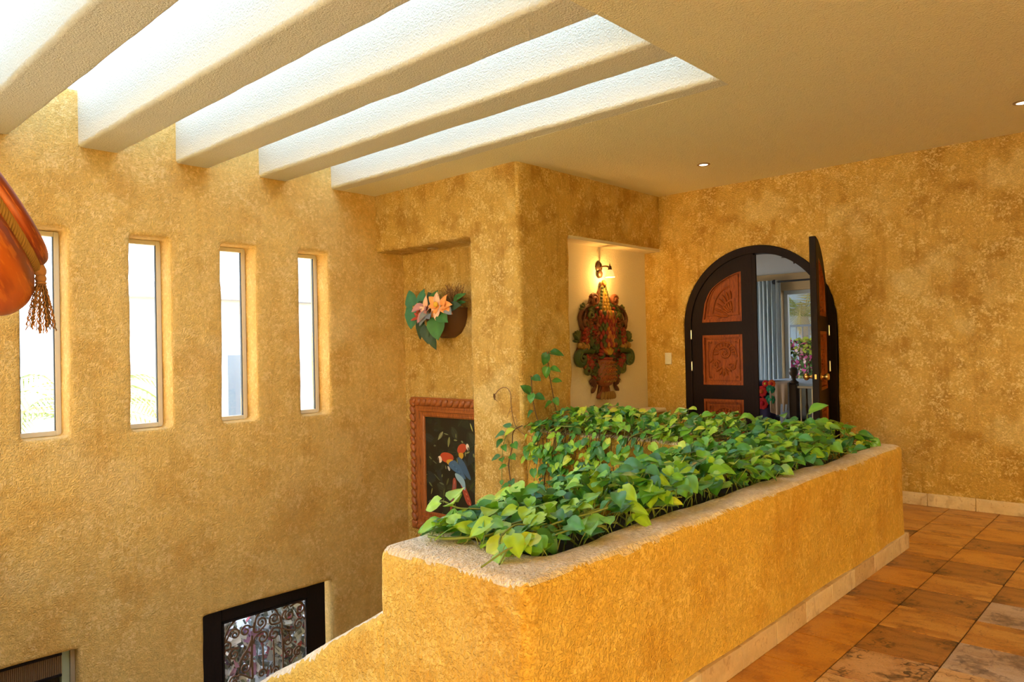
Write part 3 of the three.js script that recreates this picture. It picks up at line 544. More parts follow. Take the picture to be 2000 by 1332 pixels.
// one leaf: hinge at x = 0, meeting edge at x = s*w; front face at z = 0, body behind it
function doorLeaf(o, s, w) {
  const R = LR - 0.006, top = (x) => DSP + Math.sqrt(Math.max(0, R * R - (R - x) * (R - x))); // arch height at distance x from the hinge
  const shp = new THREE.Shape(); shp.moveTo(0.004 * s, 0.01); shp.lineTo(0.004 * s, DSP);
  for (let i = 1; i <= 24; i++) { const x = w * i / 24; shp.lineTo(s * x, top(x)); }
  shp.lineTo(s * w, 0.01);
  const pnl = []; // panel outlines as lists of points
  const x0 = 0.135, x1 = 0.605;
  const arcPts = []; for (let i = 0; i <= 14; i++) { const x = x0 + (x1 - x0) * i / 14; arcPts.push([x, Math.min(top(x) - 0.16, 1.745 + 0.55 * Math.sqrt(1 - Math.pow(1 - i / 14, 2)) + 0.001)]); }
  pnl.push([[x0, 1.745], ...arcPts.slice(1), [x1, 1.745]]);
  pnl.push([[x0, 1.058], [x0, 1.607], [x1, 1.607], [x1, 1.058]]);
  pnl.push([[x0, 0.33], [x0, 0.905], [x1, 0.905], [x1, 0.33]]);
  for (const q of pnl) { const h = new THREE.Path(); q.forEach(([x, y], i) => i ? h.lineTo(s * x, y) : h.moveTo(s * x, y)); h.closePath(); shp.holes.push(h); }
  mesh('leaf_frame', boxUV(new THREE.ExtrudeGeometry(shp, { depth: 0.05, bevelEnabled: true, bevelThickness: 0.004, bevelSize: 0.004, bevelSegments: 1, curveSegments: 20 }).translate(0, 0, -0.055)), darkWood, o);
  pnl.forEach((q, n) => {
    const cx = q.reduce((a, p) => a + p[0], 0) / q.length, cy = q.reduce((a, p) => a + p[1], 0) / q.length, inset = (k) => q.map(([x, y]) => [s * (cx + (x - cx) * k), cy + (y - cy) * k]);
    const poly = (pts) => { const h = new THREE.Shape(); pts.forEach(([x, y], i) => i ? h.lineTo(x, y) : h.moveTo(x, y)); h.closePath(); return h; };
    const p = mesh('panel', boxUV(new THREE.ExtrudeGeometry(poly(inset(1)), { depth: 0.012, bevelEnabled: false }).translate(0, 0, -0.042)), redWood, o);
    const ring = (k0, k1, d, z) => { const h = poly(inset(k0)); const i = new THREE.Path(); inset(k1).forEach(([x, y], j) => j ? i.lineTo(x, y) : i.moveTo(x, y)); i.closePath(); h.holes.push(i); return boxUV(new THREE.ExtrudeGeometry(h, { depth: d, bevelEnabled: true, bevelThickness: 0.004, bevelSize: 0.004, bevelSegments: 2 }).translate(0, 0, z)); };
    mesh('moulding', [ring(0.985, 0.90, 0.03, -0.035), ring(0.80, 0.74, 0.014, -0.035)], redWood, p);
    // carving: fan of petals and scrolls in low relief
    const cv = [], add = (pts, r, f = 0.7) => cv.push(tube(pts.map(([x, y]) => [s * x, y, -0.024]), r * 1.25, 16, 6).scale(1, 1, 1));
    const petal = (x, y, a, L, W) => { const g = new THREE.SphereGeometry(1, 10, 6).scale(W, L, 0.018).rotateZ(a).translate(s * (x), y, -0.027); cv.push(g); };
    const spiral = (x, y, r, a0, turns, dir, rad) => { const pts = []; for (let i = 0; i <= 20; i++) { const t = i / 20, a = a0 + dir * t * turns * 6.283, q2 = r * (1 - 0.85 * t); pts.push([x + Math.cos(a) * q2, y + Math.sin(a) * q2]); } add(pts, rad); };
    if (n === 0) {
      const bx = x1 - 0.12, by = 1.80;
      for (let i = 0; i < 7; i++) { const a = Math.PI * (0.53 + 0.44 * i / 6), L = 0.16; petal(bx + Math.cos(a) * 0.2 * 0.85, by + Math.sin(a) * 0.24, s * (a - Math.PI / 2), 0.05, 0.015); petal(bx + Math.cos(a) * 0.1, by + Math.sin(a) * 0.12, s * (a - Math.PI / 2), 0.055, 0.014); }
      add(Array.from({ length: 14 }, (_, i) => { const a = Math.PI * (0.52 + 0.46 * i / 13); return [bx + Math.cos(a) * 0.235, by + Math.sin(a) * 0.33]; }), 0.008);
      add(Array.from({ length: 14 }, (_, i) => { const a = Math.PI * (0.52 + 0.46 * i / 13); return [bx + Math.cos(a) * 0.12, by + Math.sin(a) * 0.17]; }), 0.007);
      spiral(bx - 0.02, by + 0.05, 0.05, 1, 1.4, 1, 0.008); spiral(bx - 0.15, by + 0.03, 0.035, 0, 1.3, -1, 0.007);
    } else {
      const mx = (x0 + x1) / 2, my = n === 1 ? 1.335 : 0.62;
      for (let i = 0; i < 11; i++) { const a = Math.PI * (-0.05 + 1.1 * i / 10); petal(mx + 0.02 + Math.cos(a) * 0.105, my + 0.075 + Math.sin(a) * 0.085, s * (a - Math.PI / 2), 0.03, 0.011); }
      add(Array.from({ length: 24 }, (_, i) => { const a = i / 23 * 6.1; return [mx + 0.01 + Math.cos(a) * 0.145, my + 0.03 + Math.sin(a) * 0.165]; }), 0.007);
      spiral(mx + 0.02, my + 0.07, 0.07, 2.4, 1.6, -1, 0.010); spiral(mx - 0.09, my - 0.06, 0.05, 0.4, 1.3, 1, 0.008); spiral(mx + 0.1, my - 0.08, 0.045, 2.6, 1.3, -1, 0.008);
      for (let i = 0; i < 5; i++) { const a = -Math.PI * (0.2 + 0.6 * i / 4); petal(mx + Math.cos(a) * 0.07, my - 0.06 + Math.sin(a) * 0.08, s * (a + Math.PI / 2), 0.045, 0.014); petal(mx - 0.1 + Math.cos(a) * 0.05, my + 0.02 + Math.sin(a) * 0.06, s * (a + Math.PI / 2), 0.03, 0.010); }
      for (const [u, v] of [[-0.155, 0.19], [0.155, 0.19], [-0.155, -0.19], [0.155, -0.19]]) spiral(mx + u, my + v, 0.022, u > 0 ? 0 : 3, 1.2, u * v > 0 ? 1 : -1, 0.005);
    }
    mesh('carving', cv, redWood, p);
  });
  for (const y of [0.25, 1.266, 1.618]) mesh('hinge', [new THREE.CylinderGeometry(0.010, 0.010, 0.085, 10).translate(s * 0.002, y, 0.006), new THREE.SphereGeometry(0.011, 8, 6).translate(s * 0.002, y + 0.045, 0.006), new THREE.SphereGeometry(0.011, 8, 6).translate(s * 0.002, y - 0.045, 0.006)], steel, o).userData.label = 'pale metal hinge barrel';
}
const LW = LR - 0.012;
{
  const o = new THREE.Group(); o.name = 'door_1'; scene.add(o); o.position.set(DX - LR, 0, -7.515);
  struct(o, 'closed dark door leaf with carved reddish wood panels', 'door'); doorLeaf(o, 1, LW);
  mesh('astragal', boxUV(rb(LW - 0.012, LW + 0.035, 0.01, DSP + LR - 0.02, -0.012, 0.012, 0.004)), darkWood, o);
}
{
  const o = new THREE.Group(); o.name = 'door_2'; scene.add(o); o.position.set(DX + LR, 0, -7.505); o.rotation.y = 1.80;
  struct(o, 'open door leaf swung into the hall with brass knobs', 'door'); doorLeaf(o, -1, LW);
  const knob = (z, d) => { const k = mesh('knob', lathe([[0, 0], [0.028, 0.001], [0.03, 0.006], [0.014, 0.012], [0.012, 0.03], [0.022, 0.036], [0.033, 0.05], [0.034, 0.062], [0.026, 0.076], [0, 0.08]], 20).rotateX(d * Math.PI / 2).translate(-(LW - 0.065), 1.19, z), brass, o); k.userData.label = 'round brass door knob'; };
  knob(0.0, 1); knob(-0.06, -1);
  mesh('lock_plate', [rb(-LW - 0.003, -LW + 0.004, 1.11, 1.27, -0.048, -0.012, 0.002), rb(-LW - 0.012, -LW, 1.17, 1.215, -0.039, -0.021, 0.003)], brass, o).userData.label = 'brass lock plate on the door edge';
}
// light switch
{
  const o = thing('light_switch', 'white rocker light switch on the wall beside the arched door', 'switch', [-4.487, 1.354, ZD + 0.004]);
  const wm = std({ color: lin(0.72, 0.69, 0.6), roughness: 0.4 });
  mesh('plate', rb(-0.042, 0.042, -0.066, 0.066, 0, 0.009, 0.004), wm, o); mesh('rocker', rb(-0.017, 0.017, -0.034, 0.034, 0.004, 0.014, 0.003), wm, o);
}

// ───────────────────────── bedroom beyond the door ─────────────────────────
const bWall = std({ color: lin(0.60, 0.44, 0.24), bumpMap: fineBump, bumpScale: 0.004, roughness: 0.95 }), bCeil = std({ color: lin(0.72, 0.72, 0.70), bumpMap: fineBump, bumpScale: 0.01, roughness: 0.95 });
const BC = 2.735, BZ = -13, WL = -5.47, WR = -2.2, WT = 2.44, WB = 0.35;
struct(mesh('wall_bedroom_window', boxUV(join([box(-8.2, WL, -0.1, BC + 0.1, BZ - 0.3, BZ), box(WR, 0.2, -0.1, BC + 0.1, BZ - 0.3, BZ), box(WL, WR, WT, BC + 0.1, BZ - 0.3, BZ), box(WL, WR, -0.1, WB, BZ - 0.3, BZ)])), bWall), 'tan bedroom wall with a wide garden window', 'wall');
struct(mesh('wall_bedroom_sides', boxUV(join([box(-8.3, -8.0, -0.1, BC + 0.1, -8.9, -7.65), box(-8.3, -8.0, -0.1, BC + 0.1, BZ, -12.6), box(-8.3, -8.0, 2.6, BC + 0.1, -12.6, -8.9), box(0, 0.3, -0.1, BC + 0.1, BZ, -7.65), box(-8.2, -4.83, -0.1, BC + 0.1, -7.9, -7.66)])), bWall), 'tan bedroom side walls with an unseen opening added for light', 'wall');  // side opening added out of view to brighten the bedroom
struct(mesh('ceiling_bedroom', boxUV(box(-8.2, 0.2, BC, BC + 0.2, BZ - 0.3, -7.66)), bCeil), 'white textured bedroom ceiling', 'ceiling');
struct(mesh('floor_bedroom', boxUV(box(-8.2, 0.2, -0.15, 0, BZ - 0.3, ZD)), std({ color: lin(0.6, 0.52, 0.42), roughness: 0.5 })), 'bedroom floor of tan stone', 'floor');
{
  const o = new THREE.Group(); o.name = 'window_5'; scene.add(o); struct(o, 'wide bedroom garden window with pale frame', 'window');
  const f = 0.07, fm = std({ color: lin(0.55, 0.62, 0.66), roughness: 0.5 });
  mesh('frame', [rb(WL, WR, WT - f, WT, BZ - 0.2, BZ - 0.12), rb(WL, WR, WB, WB + f, BZ - 0.2, BZ - 0.12), rb(WL, WL + f, WB + f, WT - f, BZ - 0.2, BZ - 0.12), rb(WR - f, WR, WB + f, WT - f, BZ - 0.2, BZ - 0.12), rb(-3.87, -3.80, WB + f, WT - f, BZ - 0.2, BZ - 0.12)], fm, o);
  mesh('pane', box(WL + f, -3.87, WB + f, WT - f, BZ - 0.163, BZ - 0.157), M.pane, o); mesh('pane', box(-3.80, WR - f, WB + f, WT - f, BZ - 0.163, BZ - 0.157), M.pane, o);
}
{ // curtain and rod
  const cm = std({ color: lin(0.50, 0.58, 0.62), roughness: 0.95, side: THREE.DoubleSide }), pts = [], n = 150, x0 = -6.25, x1 = -5.40;
  const prof = (t, k) => 0.045 * Math.sin(t * Math.PI * 2 * 11 + 0.5 * Math.sin(t * 9)) * k + 0.012 * Math.sin(t * 61);
  const P = [], I = [], rows = 12;
  for (let j = 0; j <= rows; j++) for (let i = 0; i <= n; i++) { const t = i / n, v = j / rows; P.push(x0 + (x1 - x0) * t + 0.01 * Math.sin(v * 3 + i), 0.03 + (2.615 - 0.03) * v, BZ + 0.19 + prof(t, 0.85 + 0.25 * (1 - v))); }
  for (let j = 0; j < rows; j++) for (let i = 0; i < n; i++) { const a = j * (n + 1) + i, b = a + n + 1; I.push(a, a + 1, b, a + 1, b + 1, b); }
  const g = new THREE.BufferGeometry(); g.setAttribute('position', new THREE.Float32BufferAttribute(P, 3)); g.setIndex(I); g.computeVertexNormals();
  tag(mesh('curtain', g, cm), 'blue grey pleated curtain beside the bedroom garden window', 'curtain');
  const o = thing('curtain_rod', 'dark curtain rod with ball end above the bedroom window', 'curtain rod', [-5.43, 2.585, BZ + 0.19]), im = std({ color: lin(0.02, 0.02, 0.022), roughness: 0.5 });
  mesh('rod', new THREE.CylinderGeometry(0.017, 0.017, 3.6, 10).rotateZ(Math.PI / 2).translate(1.75, 0, 0), im, o);
  mesh('finial', [new THREE.SphereGeometry(0.042, 14, 10).translate(-0.07, 0, 0), new THREE.CylinderGeometry(0.022, 0.03, 0.03, 10).rotateZ(Math.PI / 2).translate(-0.03, 0, 0)], im, o);
  for (const x of [0.9, 3.2]) mesh('bracket', rb(x - 0.012, x + 0.012, -0.03, 0.02, -0.188, 0.02, 0.004), im, o);
}
{ // ceiling fan of which only the pull chains hang into view
  const o = thing('ceiling_fan', 'ceiling fan whose pull chains hang below the bedroom ceiling', 'fan', [-3.47, 2.73, -8.6]), fm = std({ color: lin(0.06, 0.04, 0.03), roughness: 0.4 });
  mesh('canopy', lathe([[0, 0], [0.07, 0], [0.06, -0.05], [0.02, -0.07], [0.015, -0.12], [0.10, -0.13], [0.11, -0.2], [0.05, -0.23], [0, -0.23]], 20), fm, o);
  for (let i = 0; i < 4; i++) mesh('blade', rb(0.12, 0.62, -0.166, -0.158, -0.06, 0.06, 0.003).rotateY(i * Math.PI / 2 + 0.5), fm, o);
  mesh('pull_chain', [new THREE.CylinderGeometry(0.002, 0.002, 0.07, 5).translate(0.02, -0.25, 0), new THREE.SphereGeometry(0.011, 10, 8).scale(1, 1.5, 1).translate(0.02, -0.292, 0)], fm, o);
  mesh('pull_chain', [new THREE.CylinderGeometry(0.002, 0.002, 0.03, 5).translate(-0.10, -0.21, 0)], fm, o);
}
{ // bed: nearest corner post with a ball, spindle board to its right, blankets hanging to its left
  const o = thing('bed', 'bed with dark turned corner post, spindled end board and pale blue bedding', 'bed', [-4.43, 0, -10.92]);
  const dk = std({ color: lin(0.05, 0.028, 0.018), roughness: 0.35 }), sheet = std({ color: lin(0.60, 0.74, 0.92), roughness: 0.9 });
  mesh('post', [rb(-0.055, 0.055, 0, 0.90, -0.055, 0.055, 0.008), lathe([[0, 0.89], [0.066, 0.90], [0.07, 0.925], [0.045, 0.94], [0.03, 0.965], [0.04, 0.985], [0.03, 1.0], [0.055, 1.03], [0.071, 1.07], [0.062, 1.115], [0.03, 1.142], [0, 1.147]], 20)], dk, o);
  mesh('end_rail', [rb(0.05, 1.5, 0.83, 0.868, -0.02, 0.02, 0.01), rb(0.05, 1.5, 0.12, 0.16, -0.02, 0.02, 0.01)], steel, o);
  for (let i = 0; i < 12; i++) mesh('spindle', lathe([[0.012, 0.15], [0.02, 0.22], [0.013, 0.3], [0.016, 0.5], [0.022, 0.56], [0.013, 0.62], [0.013, 0.84]], 8).translate(0.10 + i * 0.085, 0, 0), i % 3 === 1 ? dk : steel, o);
  mesh('brace', [tube([[0.36, 0.82, -0.06], [0.48, 0.5, -0.06], [0.36, 0.15, -0.06]], 0.011, 12, 6)], dk, o);
  mesh('mattress', boxUV(rb(-0.9, 1.5, 0.35, 0.90, -1.72, -0.09, 0.10, 4)), sheet, o);
  mesh('bed_base', boxUV(rb(-0.9, 1.5, 0.12, 0.36, -1.72, -0.03, 0.02)), dk, o);
}
{ // embroidered spread with red and green pompoms, and a pale throw, over the left part of the bed
  const o = thing('bedspread', 'dark bedspread embroidered with big red and green flowers at the bed end', 'blanket', [-4.82, 0.9, -10.97]);
  const cloth = (x0, x1, y1, z, m, parent, name, wav) => { const P = [], I = [], nx = 30, ny = 16; for (let j = 0; j <= ny; j++) for (let i = 0; i <= nx; i++) { const u = i / nx, v = j / ny, s = v < 0.3 ? 0 : (v - 0.3) / 0.7; const x = x0 + (x1 - x0) * (u * (1 - 0.12 * s) + 0.06 * s); P.push(x, v < 0.3 ? 0.028 : 0.028 + (y1 - 0.028) * s * (1 + wav * Math.sin(u * 4)), z + (v < 0.3 ? -0.4 * (1 - v / 0.3) : 0.02 + 0.03 * s * Math.sin(u * 16 + 1))); } for (let j = 0; j < ny; j++) for (let i = 0; i < nx; i++) { const a = j * (nx + 1) + i, b = a + nx + 1; I.push(a, b, a + 1, a + 1, b, b + 1); } const g = new THREE.BufferGeometry(); g.setAttribute('position', new THREE.Float32BufferAttribute(P, 3)); g.setIndex(I); g.computeVertexNormals(); return mesh(name, g, m, parent); };
  cloth(-0.55, 0.16, -0.62, 0.10, std({ color: lin(0.03, 0.02, 0.06), roughness: 0.95, side: THREE.DoubleSide }), o, 'cloth', 0.03);
  const fl = (x, y, r, c, c2) => { const p = mesh('embroidered_flower', Array.from({ length: 9 }, (_, i) => new THREE.SphereGeometry(r * 0.42, 8, 6).scale(1, 1, 0.35).translate(Math.cos(i * 0.698) * r * 0.62, Math.sin(i * 0.698) * r * 0.62, 0)), std({ color: c, roughness: 0.9 }), o); p.position.set(x, y, 0.158); mesh('flower_centre', new THREE.SphereGeometry(r * 0.4, 8, 6).scale(1, 1, 0.5).translate(0, 0, 0.01), std({ color: c2, roughness: 0.9 }), p); };
  const red = lin(0.62, 0.02, 0.02), grn = lin(0.02, 0.22, 0.10), ora = lin(0.75, 0.12, 0.02), yel = lin(0.8, 0.55, 0.05);
  fl(-0.06, -0.12, 0.085, red, ora); fl(-0.05, -0.30, 0.09, red, lin(0.4, 0.0, 0.02)); fl(0.08, -0.08, 0.07, grn, lin(0.05, 0.4, 0.2)); fl(0.07, -0.24, 0.075, grn, lin(0.05, 0.4, 0.2)); fl(0.0, 0.0, 0.05, red, yel); fl(0.10, 0.0, 0.06, ora, red); fl(-0.18, -0.05, 0.07, grn, yel); fl(-0.2, -0.22, 0.08, ora, red); fl(-0.36, -0.12, 0.09, red, yel);
  const t = thing('throw', 'pale throw hanging over the bed end beside the corner post', 'blanket', [-4.60, 0.9, -10.97]);
  cloth(-0.16, 0.12, -0.42, 0.14, std({ color: lin(0.56, 0.44, 0.34), roughness: 0.95, side: THREE.DoubleSide }), t, 'cloth', 0.1);
  const f = []; for (let i = 0; i < 9; i++) f.push(tube([[0.02 + i * 0.011, -0.3, 0.165], [0.015 + i * 0.010, -0.45, 0.175], [0.0 + i * 0.009 + 0.01 * Math.sin(i), -0.6, 0.17]], 0.007, 8, 5));
  mesh('fringe', f, std({ color: lin(0.5, 0.62, 0.85), roughness: 0.9 }), t);
}

// ───────────────────────── garden beyond the bedroom window ─────────────────────────
{
  struct(mesh('garden_ground', boxUV(box(-16, 4, -0.2, -0.04, -26, BZ - 0.3)), std({ color: lin(0.5, 0.42, 0.3), roughness: 1 })), 'pale garden ground beyond the bedroom window', 'ground');
  const hedge = (label, x0, x1, seed) => bush('bougainvillea_bush', label, [(x0 + x1) / 2, -0.04, -16.8], x1 - x0 - 0.14, 1.64, seed, 'flowering bushes in the garden', [['leaves', lin(0.10, 0.24, 0.05), 700, 0.09], ['bright_leaves', lin(0.5, 0.62, 0.06), 260, 0.08], ['pink_bracts', lin(0.85, 0.10, 0.42), 240, 0.09], ['pale_bracts', lin(0.9, 0.62, 0.66), 150, 0.08]]);
  hedge('magenta flowering bush at the left of the bedroom window view', -7.75, -6.75, 71); hedge('magenta and yellow bush behind the bed post and open door leaf', -6.75, -5.75, 72); hedge('flowering bush hidden mostly by the open door leaf', -5.75, -4.6, 73);
  const fe = thing('garden_fence', 'slim grey metal fence above the flowering bushes', 'fence', [-6.6, -0.04, -17.6]), fm = std({ color: lin(0.20, 0.25, 0.32), roughness: 0.6 });
  for (const y of [0.3, 1.95]) mesh('rail', rb(-2.6, 3.4, y - 0.025, y + 0.025, -0.02, 0.02, 0.004), fm, fe);
  for (let i = 0; i < 40; i++) mesh('bar', new THREE.CylinderGeometry(0.011, 0.011, 1.95, 6).translate(-2.55 + i * 0.15, 0.975, 0), fm, fe);
  struct(mesh('blue_backdrop', box(-14, 2, -0.2, 3.6, -21.5, -21.2), std({ color: lin(0.34, 0.46, 0.58), roughness: 0.95 })), 'pale blue backdrop standing in for hill and sky behind the fence', 'wall');  // added backdrop in the pale blue of distant hill and sky
  palm([-7.5, -0.1, -19.2], 2.25, 81, 'palm tree hanging its fronds over the garden fence', 'palms', 1.35);
}
function bush(name, label, pos, wide, high, seed, group, kinds) {
  reseed(seed);
  const o = thing(name, label, 'bush', pos, 0, group);
  const quad = new THREE.PlaneGeometry(1, 1, 2, 1); { const p = quad.attributes.position; for (let i = 0; i < p.count; i++) p.setXYZ(i, p.getX(i) * (Math.abs(p.getY(i)) > 0.4 ? 0.62 : 1), p.getY(i), Math.abs(p.getX(i)) * 0.3); quad.computeVertexNormals(); }
  for (const [part, c, n, sz] of kinds) {
    const gs = [], cl = /bracts|flowers/.test(part);
    for (let i = 0; i < n; i++) {
      const y = part === 'bright_leaves' ? high * rr(0.8, 1.0) : Math.pow(rnd(), 0.7) * high * 0.97, a = rr(0, 6.28), cx = cl ? clamp(Math.round(rnd() * 4) / 4 - 0.5 + rr(-0.09, 0.09), -0.5, 0.5) : rr(-0.5, 0.5);
      gs.push(quad.clone().scale(sz * rr(0.7, 1.3), sz * rr(0.7, 1.3), sz).rotateX(rr(-1, 1)).rotateY(rr(-1.2, 1.2)).rotateZ(a).translate(cx * wide, y, rr(-0.35, 0.4) * (1 - 0.3 * y / high)));
    }
    mesh(part, gs, std({ color: c, roughness: 0.8, side: THREE.DoubleSide }), o).userData.kind = 'stuff';
  }
  for (let i = 0; i < 9; i++) { const x = rr(-0.4, 0.4) * wide; mesh('branch', tube([[x * 0.6, 0, 0], [x, high * 0.37, rr(-0.1, 0.1)], [x * 1.1, high * 0.82, rr(-0.2, 0.2)]], 0.014, 8, 5), woodyMat, o); }
}
function palm(pos, h, seed, label, group, reach = 1.6, dry = 0.0) {
  reseed(seed);
  const o = thing('palm_tree', label, 'palm tree', pos, 0, group);
  const tr = []; for (let y = 0; y < h; y += 0.12) { const r = 0.13 + 0.03 * Math.sin(y * 40); tr.push(new THREE.CylinderGeometry(r * 0.9, r * 1.12, 0.125, 10).translate(0.03 * Math.sin(y), y + 0.06, 0)); }
  mesh('trunk', tr, std({ color: lin(0.42, 0.37, 0.30), roughness: 1 }), o);
  const gm = std({ color: lin(0.30, 0.38, 0.12), roughness: 0.7, side: THREE.DoubleSide }), gy = std({ color: lin(0.55, 0.5, 0.22), roughness: 0.8, side: THREE.DoubleSide });
  for (let k = 0; k < 16; k++) {
    const a = k * 2.4, lift = 0.75 - 1.3 * (k / 16), c = curve([[0, h, 0], [Math.cos(a) * reach * 0.4, h + 0.35 + lift * 0.5, Math.sin(a) * reach * 0.4], [Math.cos(a) * reach * 0.8, h + 0.1 + lift * 0.55, Math.sin(a) * reach * 0.8], [Math.cos(a) * reach, h - 0.35 + lift * 0.5, Math.sin(a) * reach]]);
    const gs = [new THREE.TubeGeometry(c, 10, 0.013, 4)];
    for (let i = 3; i < 26; i++) for (const sd of [-1, 1]) {
      const t = i / 26, p = c.getPoint(t), d = c.getTangent(t), sidev = V(-Math.sin(a), 0, Math.cos(a)).multiplyScalar(sd), L = 0.5 * Math.sin(Math.PI * Math.min(1, t * 0.85 + 0.15)), q = p.clone().addScaledVector(sidev, L * 0.8).addScaledVector(d, L * 0.55).add(V(0, -L * 0.35, 0)), w = d.clone().multiplyScalar(0.02);
      const g = new THREE.BufferGeometry(); g.setAttribute('position', new THREE.Float32BufferAttribute([...p.clone().sub(w).toArray(), ...p.clone().add(w).toArray(), ...q.toArray()], 3)); g.computeVertexNormals(); gs.push(g);
    }
    mesh('frond', gs, k % 4 === 3 ? gy : gm, o);
  }
}

// ───────────────────────── things in the stairwell niche ─────────────────────────
const NB = -5.425; // back of the niche
{ // painting of two macaws in a carved frame
  const x0 = -6.545, x1 = -5.27, y0 = -0.485, y1 = 0.985, fw = 0.215, z0 = NB + 0.002;
  const o = thing('framed_painting', 'painting of two macaws on dark foliage in a carved wooden frame', 'painting', [(x0 + x1) / 2, y0, z0]);
  const W = x1 - x0, H = y1 - y0, hw = W / 2;
  const prof = [[0, 0.0], [0, 0.045], [0.02, 0.062], [0.085, 0.062], [0.095, 0.05], [0.115, 0.05], [0.125, 0.058], [0.15, 0.055], [0.16, 0.038], [0.185, 0.034], [0.195, 0.040], [0.21, 0.030], [fw, 0.016], [fw, 0.0]];
  const rail = (a, b, inw) => { // mitred moulding from corner a to corner b, profile running inwards
    const P = [], I = [], d = b.clone().sub(a).normalize(), n = prof.length;
    prof.forEach(([u, z]) => { const pa = a.clone().addScaledVector(inw, u).addScaledVector(d, u), pb = b.clone().addScaledVector(inw, u).addScaledVector(d, -u); P.push(pa.x, pa.y, z, pb.x, pb.y, z); });
    for (let i = 0; i < n - 1; i++) I.push(2 * i, 2 * i + 1, 2 * i + 2, 2 * i + 1, 2 * i + 3, 2 * i + 2);
    const g = new THREE.BufferGeometry(); g.setAttribute('position', new THREE.Float32BufferAttribute(P, 3)); g.setIndex(I); const q = g.toNonIndexed(); q.computeVertexNormals(); return boxUV(q);
  };
  const cs = [V(-hw, H, 0), V(hw, H, 0), V(hw, 0, 0), V(-hw, 0, 0)], ins = [V(0, -1, 0), V(-1, 0, 0), V(0, 1, 0), V(1, 0, 0)];
  const bead = new THREE.SphereGeometry(1, 10, 8).scale(0.058, 0.034, 0.026);
  for (let k = 0; k < 4; k++) {
    const a = cs[k], b = cs[(k + 1) % 4], r = mesh('frame_rail', rail(a, b, ins[k]), new THREE.MeshStandardMaterial({ map: frameWood.map, roughness: 0.45, side: THREE.DoubleSide }), o), L = a.distanceTo(b), n = Math.round((L - 0.1) / 0.088), d = b.clone().sub(a).normalize();
    for (let i = 0; i <= n; i++) { const m = mesh('rope_bead', bead, frameWood, r), p = a.clone().addScaledVector(d, 0.06 + (L - 0.12) * i / n).addScaledVector(ins[k], 0.052); m.position.set(p.x, p.y, 0.064); m.rotation.z = Math.atan2(d.y, d.x) + 0.65; }
  }
  // the picture itself: flat paint
  const cw = 560, ch = 720, cv = document.createElement('canvas'); cv.width = cw; cv.height = ch; const c = cv.getContext('2d'); reseed(909);
  c.fillStyle = '#1c1c13'; c.fillRect(0, 0, cw, ch);
  const leaf = (x, y, L, w, a, fill, rib) => { c.save(); c.translate(x, y); c.rotate(a); c.beginPath(); c.moveTo(0, -L); c.quadraticCurveTo(w, -L * 0.2, 0, L); c.quadraticCurveTo(-w, -L * 0.2, 0, -L); c.fillStyle = fill; c.fill(); if (rib) { c.strokeStyle = rib; c.lineWidth = 2; c.beginPath(); c.moveTo(0, -L * 0.9); c.lineTo(0, L * 0.9); c.stroke(); } c.restore(); };
  for (let i = 0; i < 64; i++) leaf(rnd() * cw, rnd() * ch, rr(34, 84), rr(30, 76), rr(0, 6.3), ['#232a1a', '#2a3122', '#20271b', '#30382a', '#263030'][i % 5], i % 2 ? null : '#4d5638');
  for (let i = 0; i < 26; i++) leaf(rnd() * cw, 120 + rnd() * (ch - 120), rr(10, 26), rr(8, 18), rr(0, 6.3), ['#5f6a3c', '#4c5a48', '#7b8250'][i % 3], '#9aa26a');
  for (let i = 0; i < 26; i++) { c.strokeStyle = 'rgba(70,66,52,0.5)'; c.lineWidth = 1.2; const x = rnd() * cw, y = rnd() * 200; c.beginPath(); c.moveTo(x, y); c.lineTo(x + 3, y + rr(60, 170)); c.stroke(); }
  leaf(165, 140, 44, 30, 0.7, '#747a56', '#d2d0a2'); leaf(250, 180, 40, 26, 0.2, '#727a44', '#c6c87a'); leaf(480, 60, 34, 12, -0.4, '#9ca24e', '#dfe08a'); leaf(510, 330, 50, 26, 0.3, '#394631', '#56664a'); leaf(120, 450, 40, 14, 2.2, '#3d4a30', '#7b8160'); leaf(230, 470, 30, 18, 0.4, '#4d5530', '#8b8f4a'); leaf(60, 560, 26, 10, 0.3, '#6e7438', '#b2b765'); leaf(190, 560, 34, 12, 0.1, '#5f682f', null); leaf(70, 640, 30, 10, 1.4, '#7f7462', '#b0a58f'); leaf(470, 480, 44, 20, 0.7, '#3c4a24', null); leaf(380, 660, 50, 22, 1.2, '#2f3b22', null);
  const blob = (pts, fill) => { c.beginPath(); pts.forEach(([x, y], i) => i ? c.lineTo(x, y) : c.moveTo(x, y)); c.closePath(); c.fillStyle = fill; c.fill(); };
  const smooth = (pts, fill) => { c.beginPath(); const n = pts.length; for (let i = 0; i < n; i++) { const a = pts[i], b = pts[(i + 1) % n], mx = (a[0] + b[0]) / 2, my = (a[1] + b[1]) / 2; i ? c.quadraticCurveTo(a[0], a[1], mx, my) : c.moveTo(mx, my); } const a = pts[0], b = pts[1]; c.quadraticCurveTo(a[0], a[1], (a[0] + b[0]) / 2, (a[1] + b[1]) / 2); c.fillStyle = fill; c.fill(); };
  // far bird
  smooth([[330, 235], [350, 195], [395, 178], [430, 190], [425, 225], [395, 250], [350, 262]], '#b5482c'); smooth([[425, 180], [445, 178], [456, 205], [446, 238], [434, 222], [420, 206]], '#e8dccb'); smooth([[440, 200], [452, 205], [446, 240], [438, 225]], '#2a241e'); smooth([[345, 250], [395, 245], [398, 275], [372, 300], [350, 280]], '#c39a2e');
  smooth([[330, 270], [395, 300], [440, 370], [470, 430], [452, 438], [400, 400], [345, 340]], '#3f5f80');
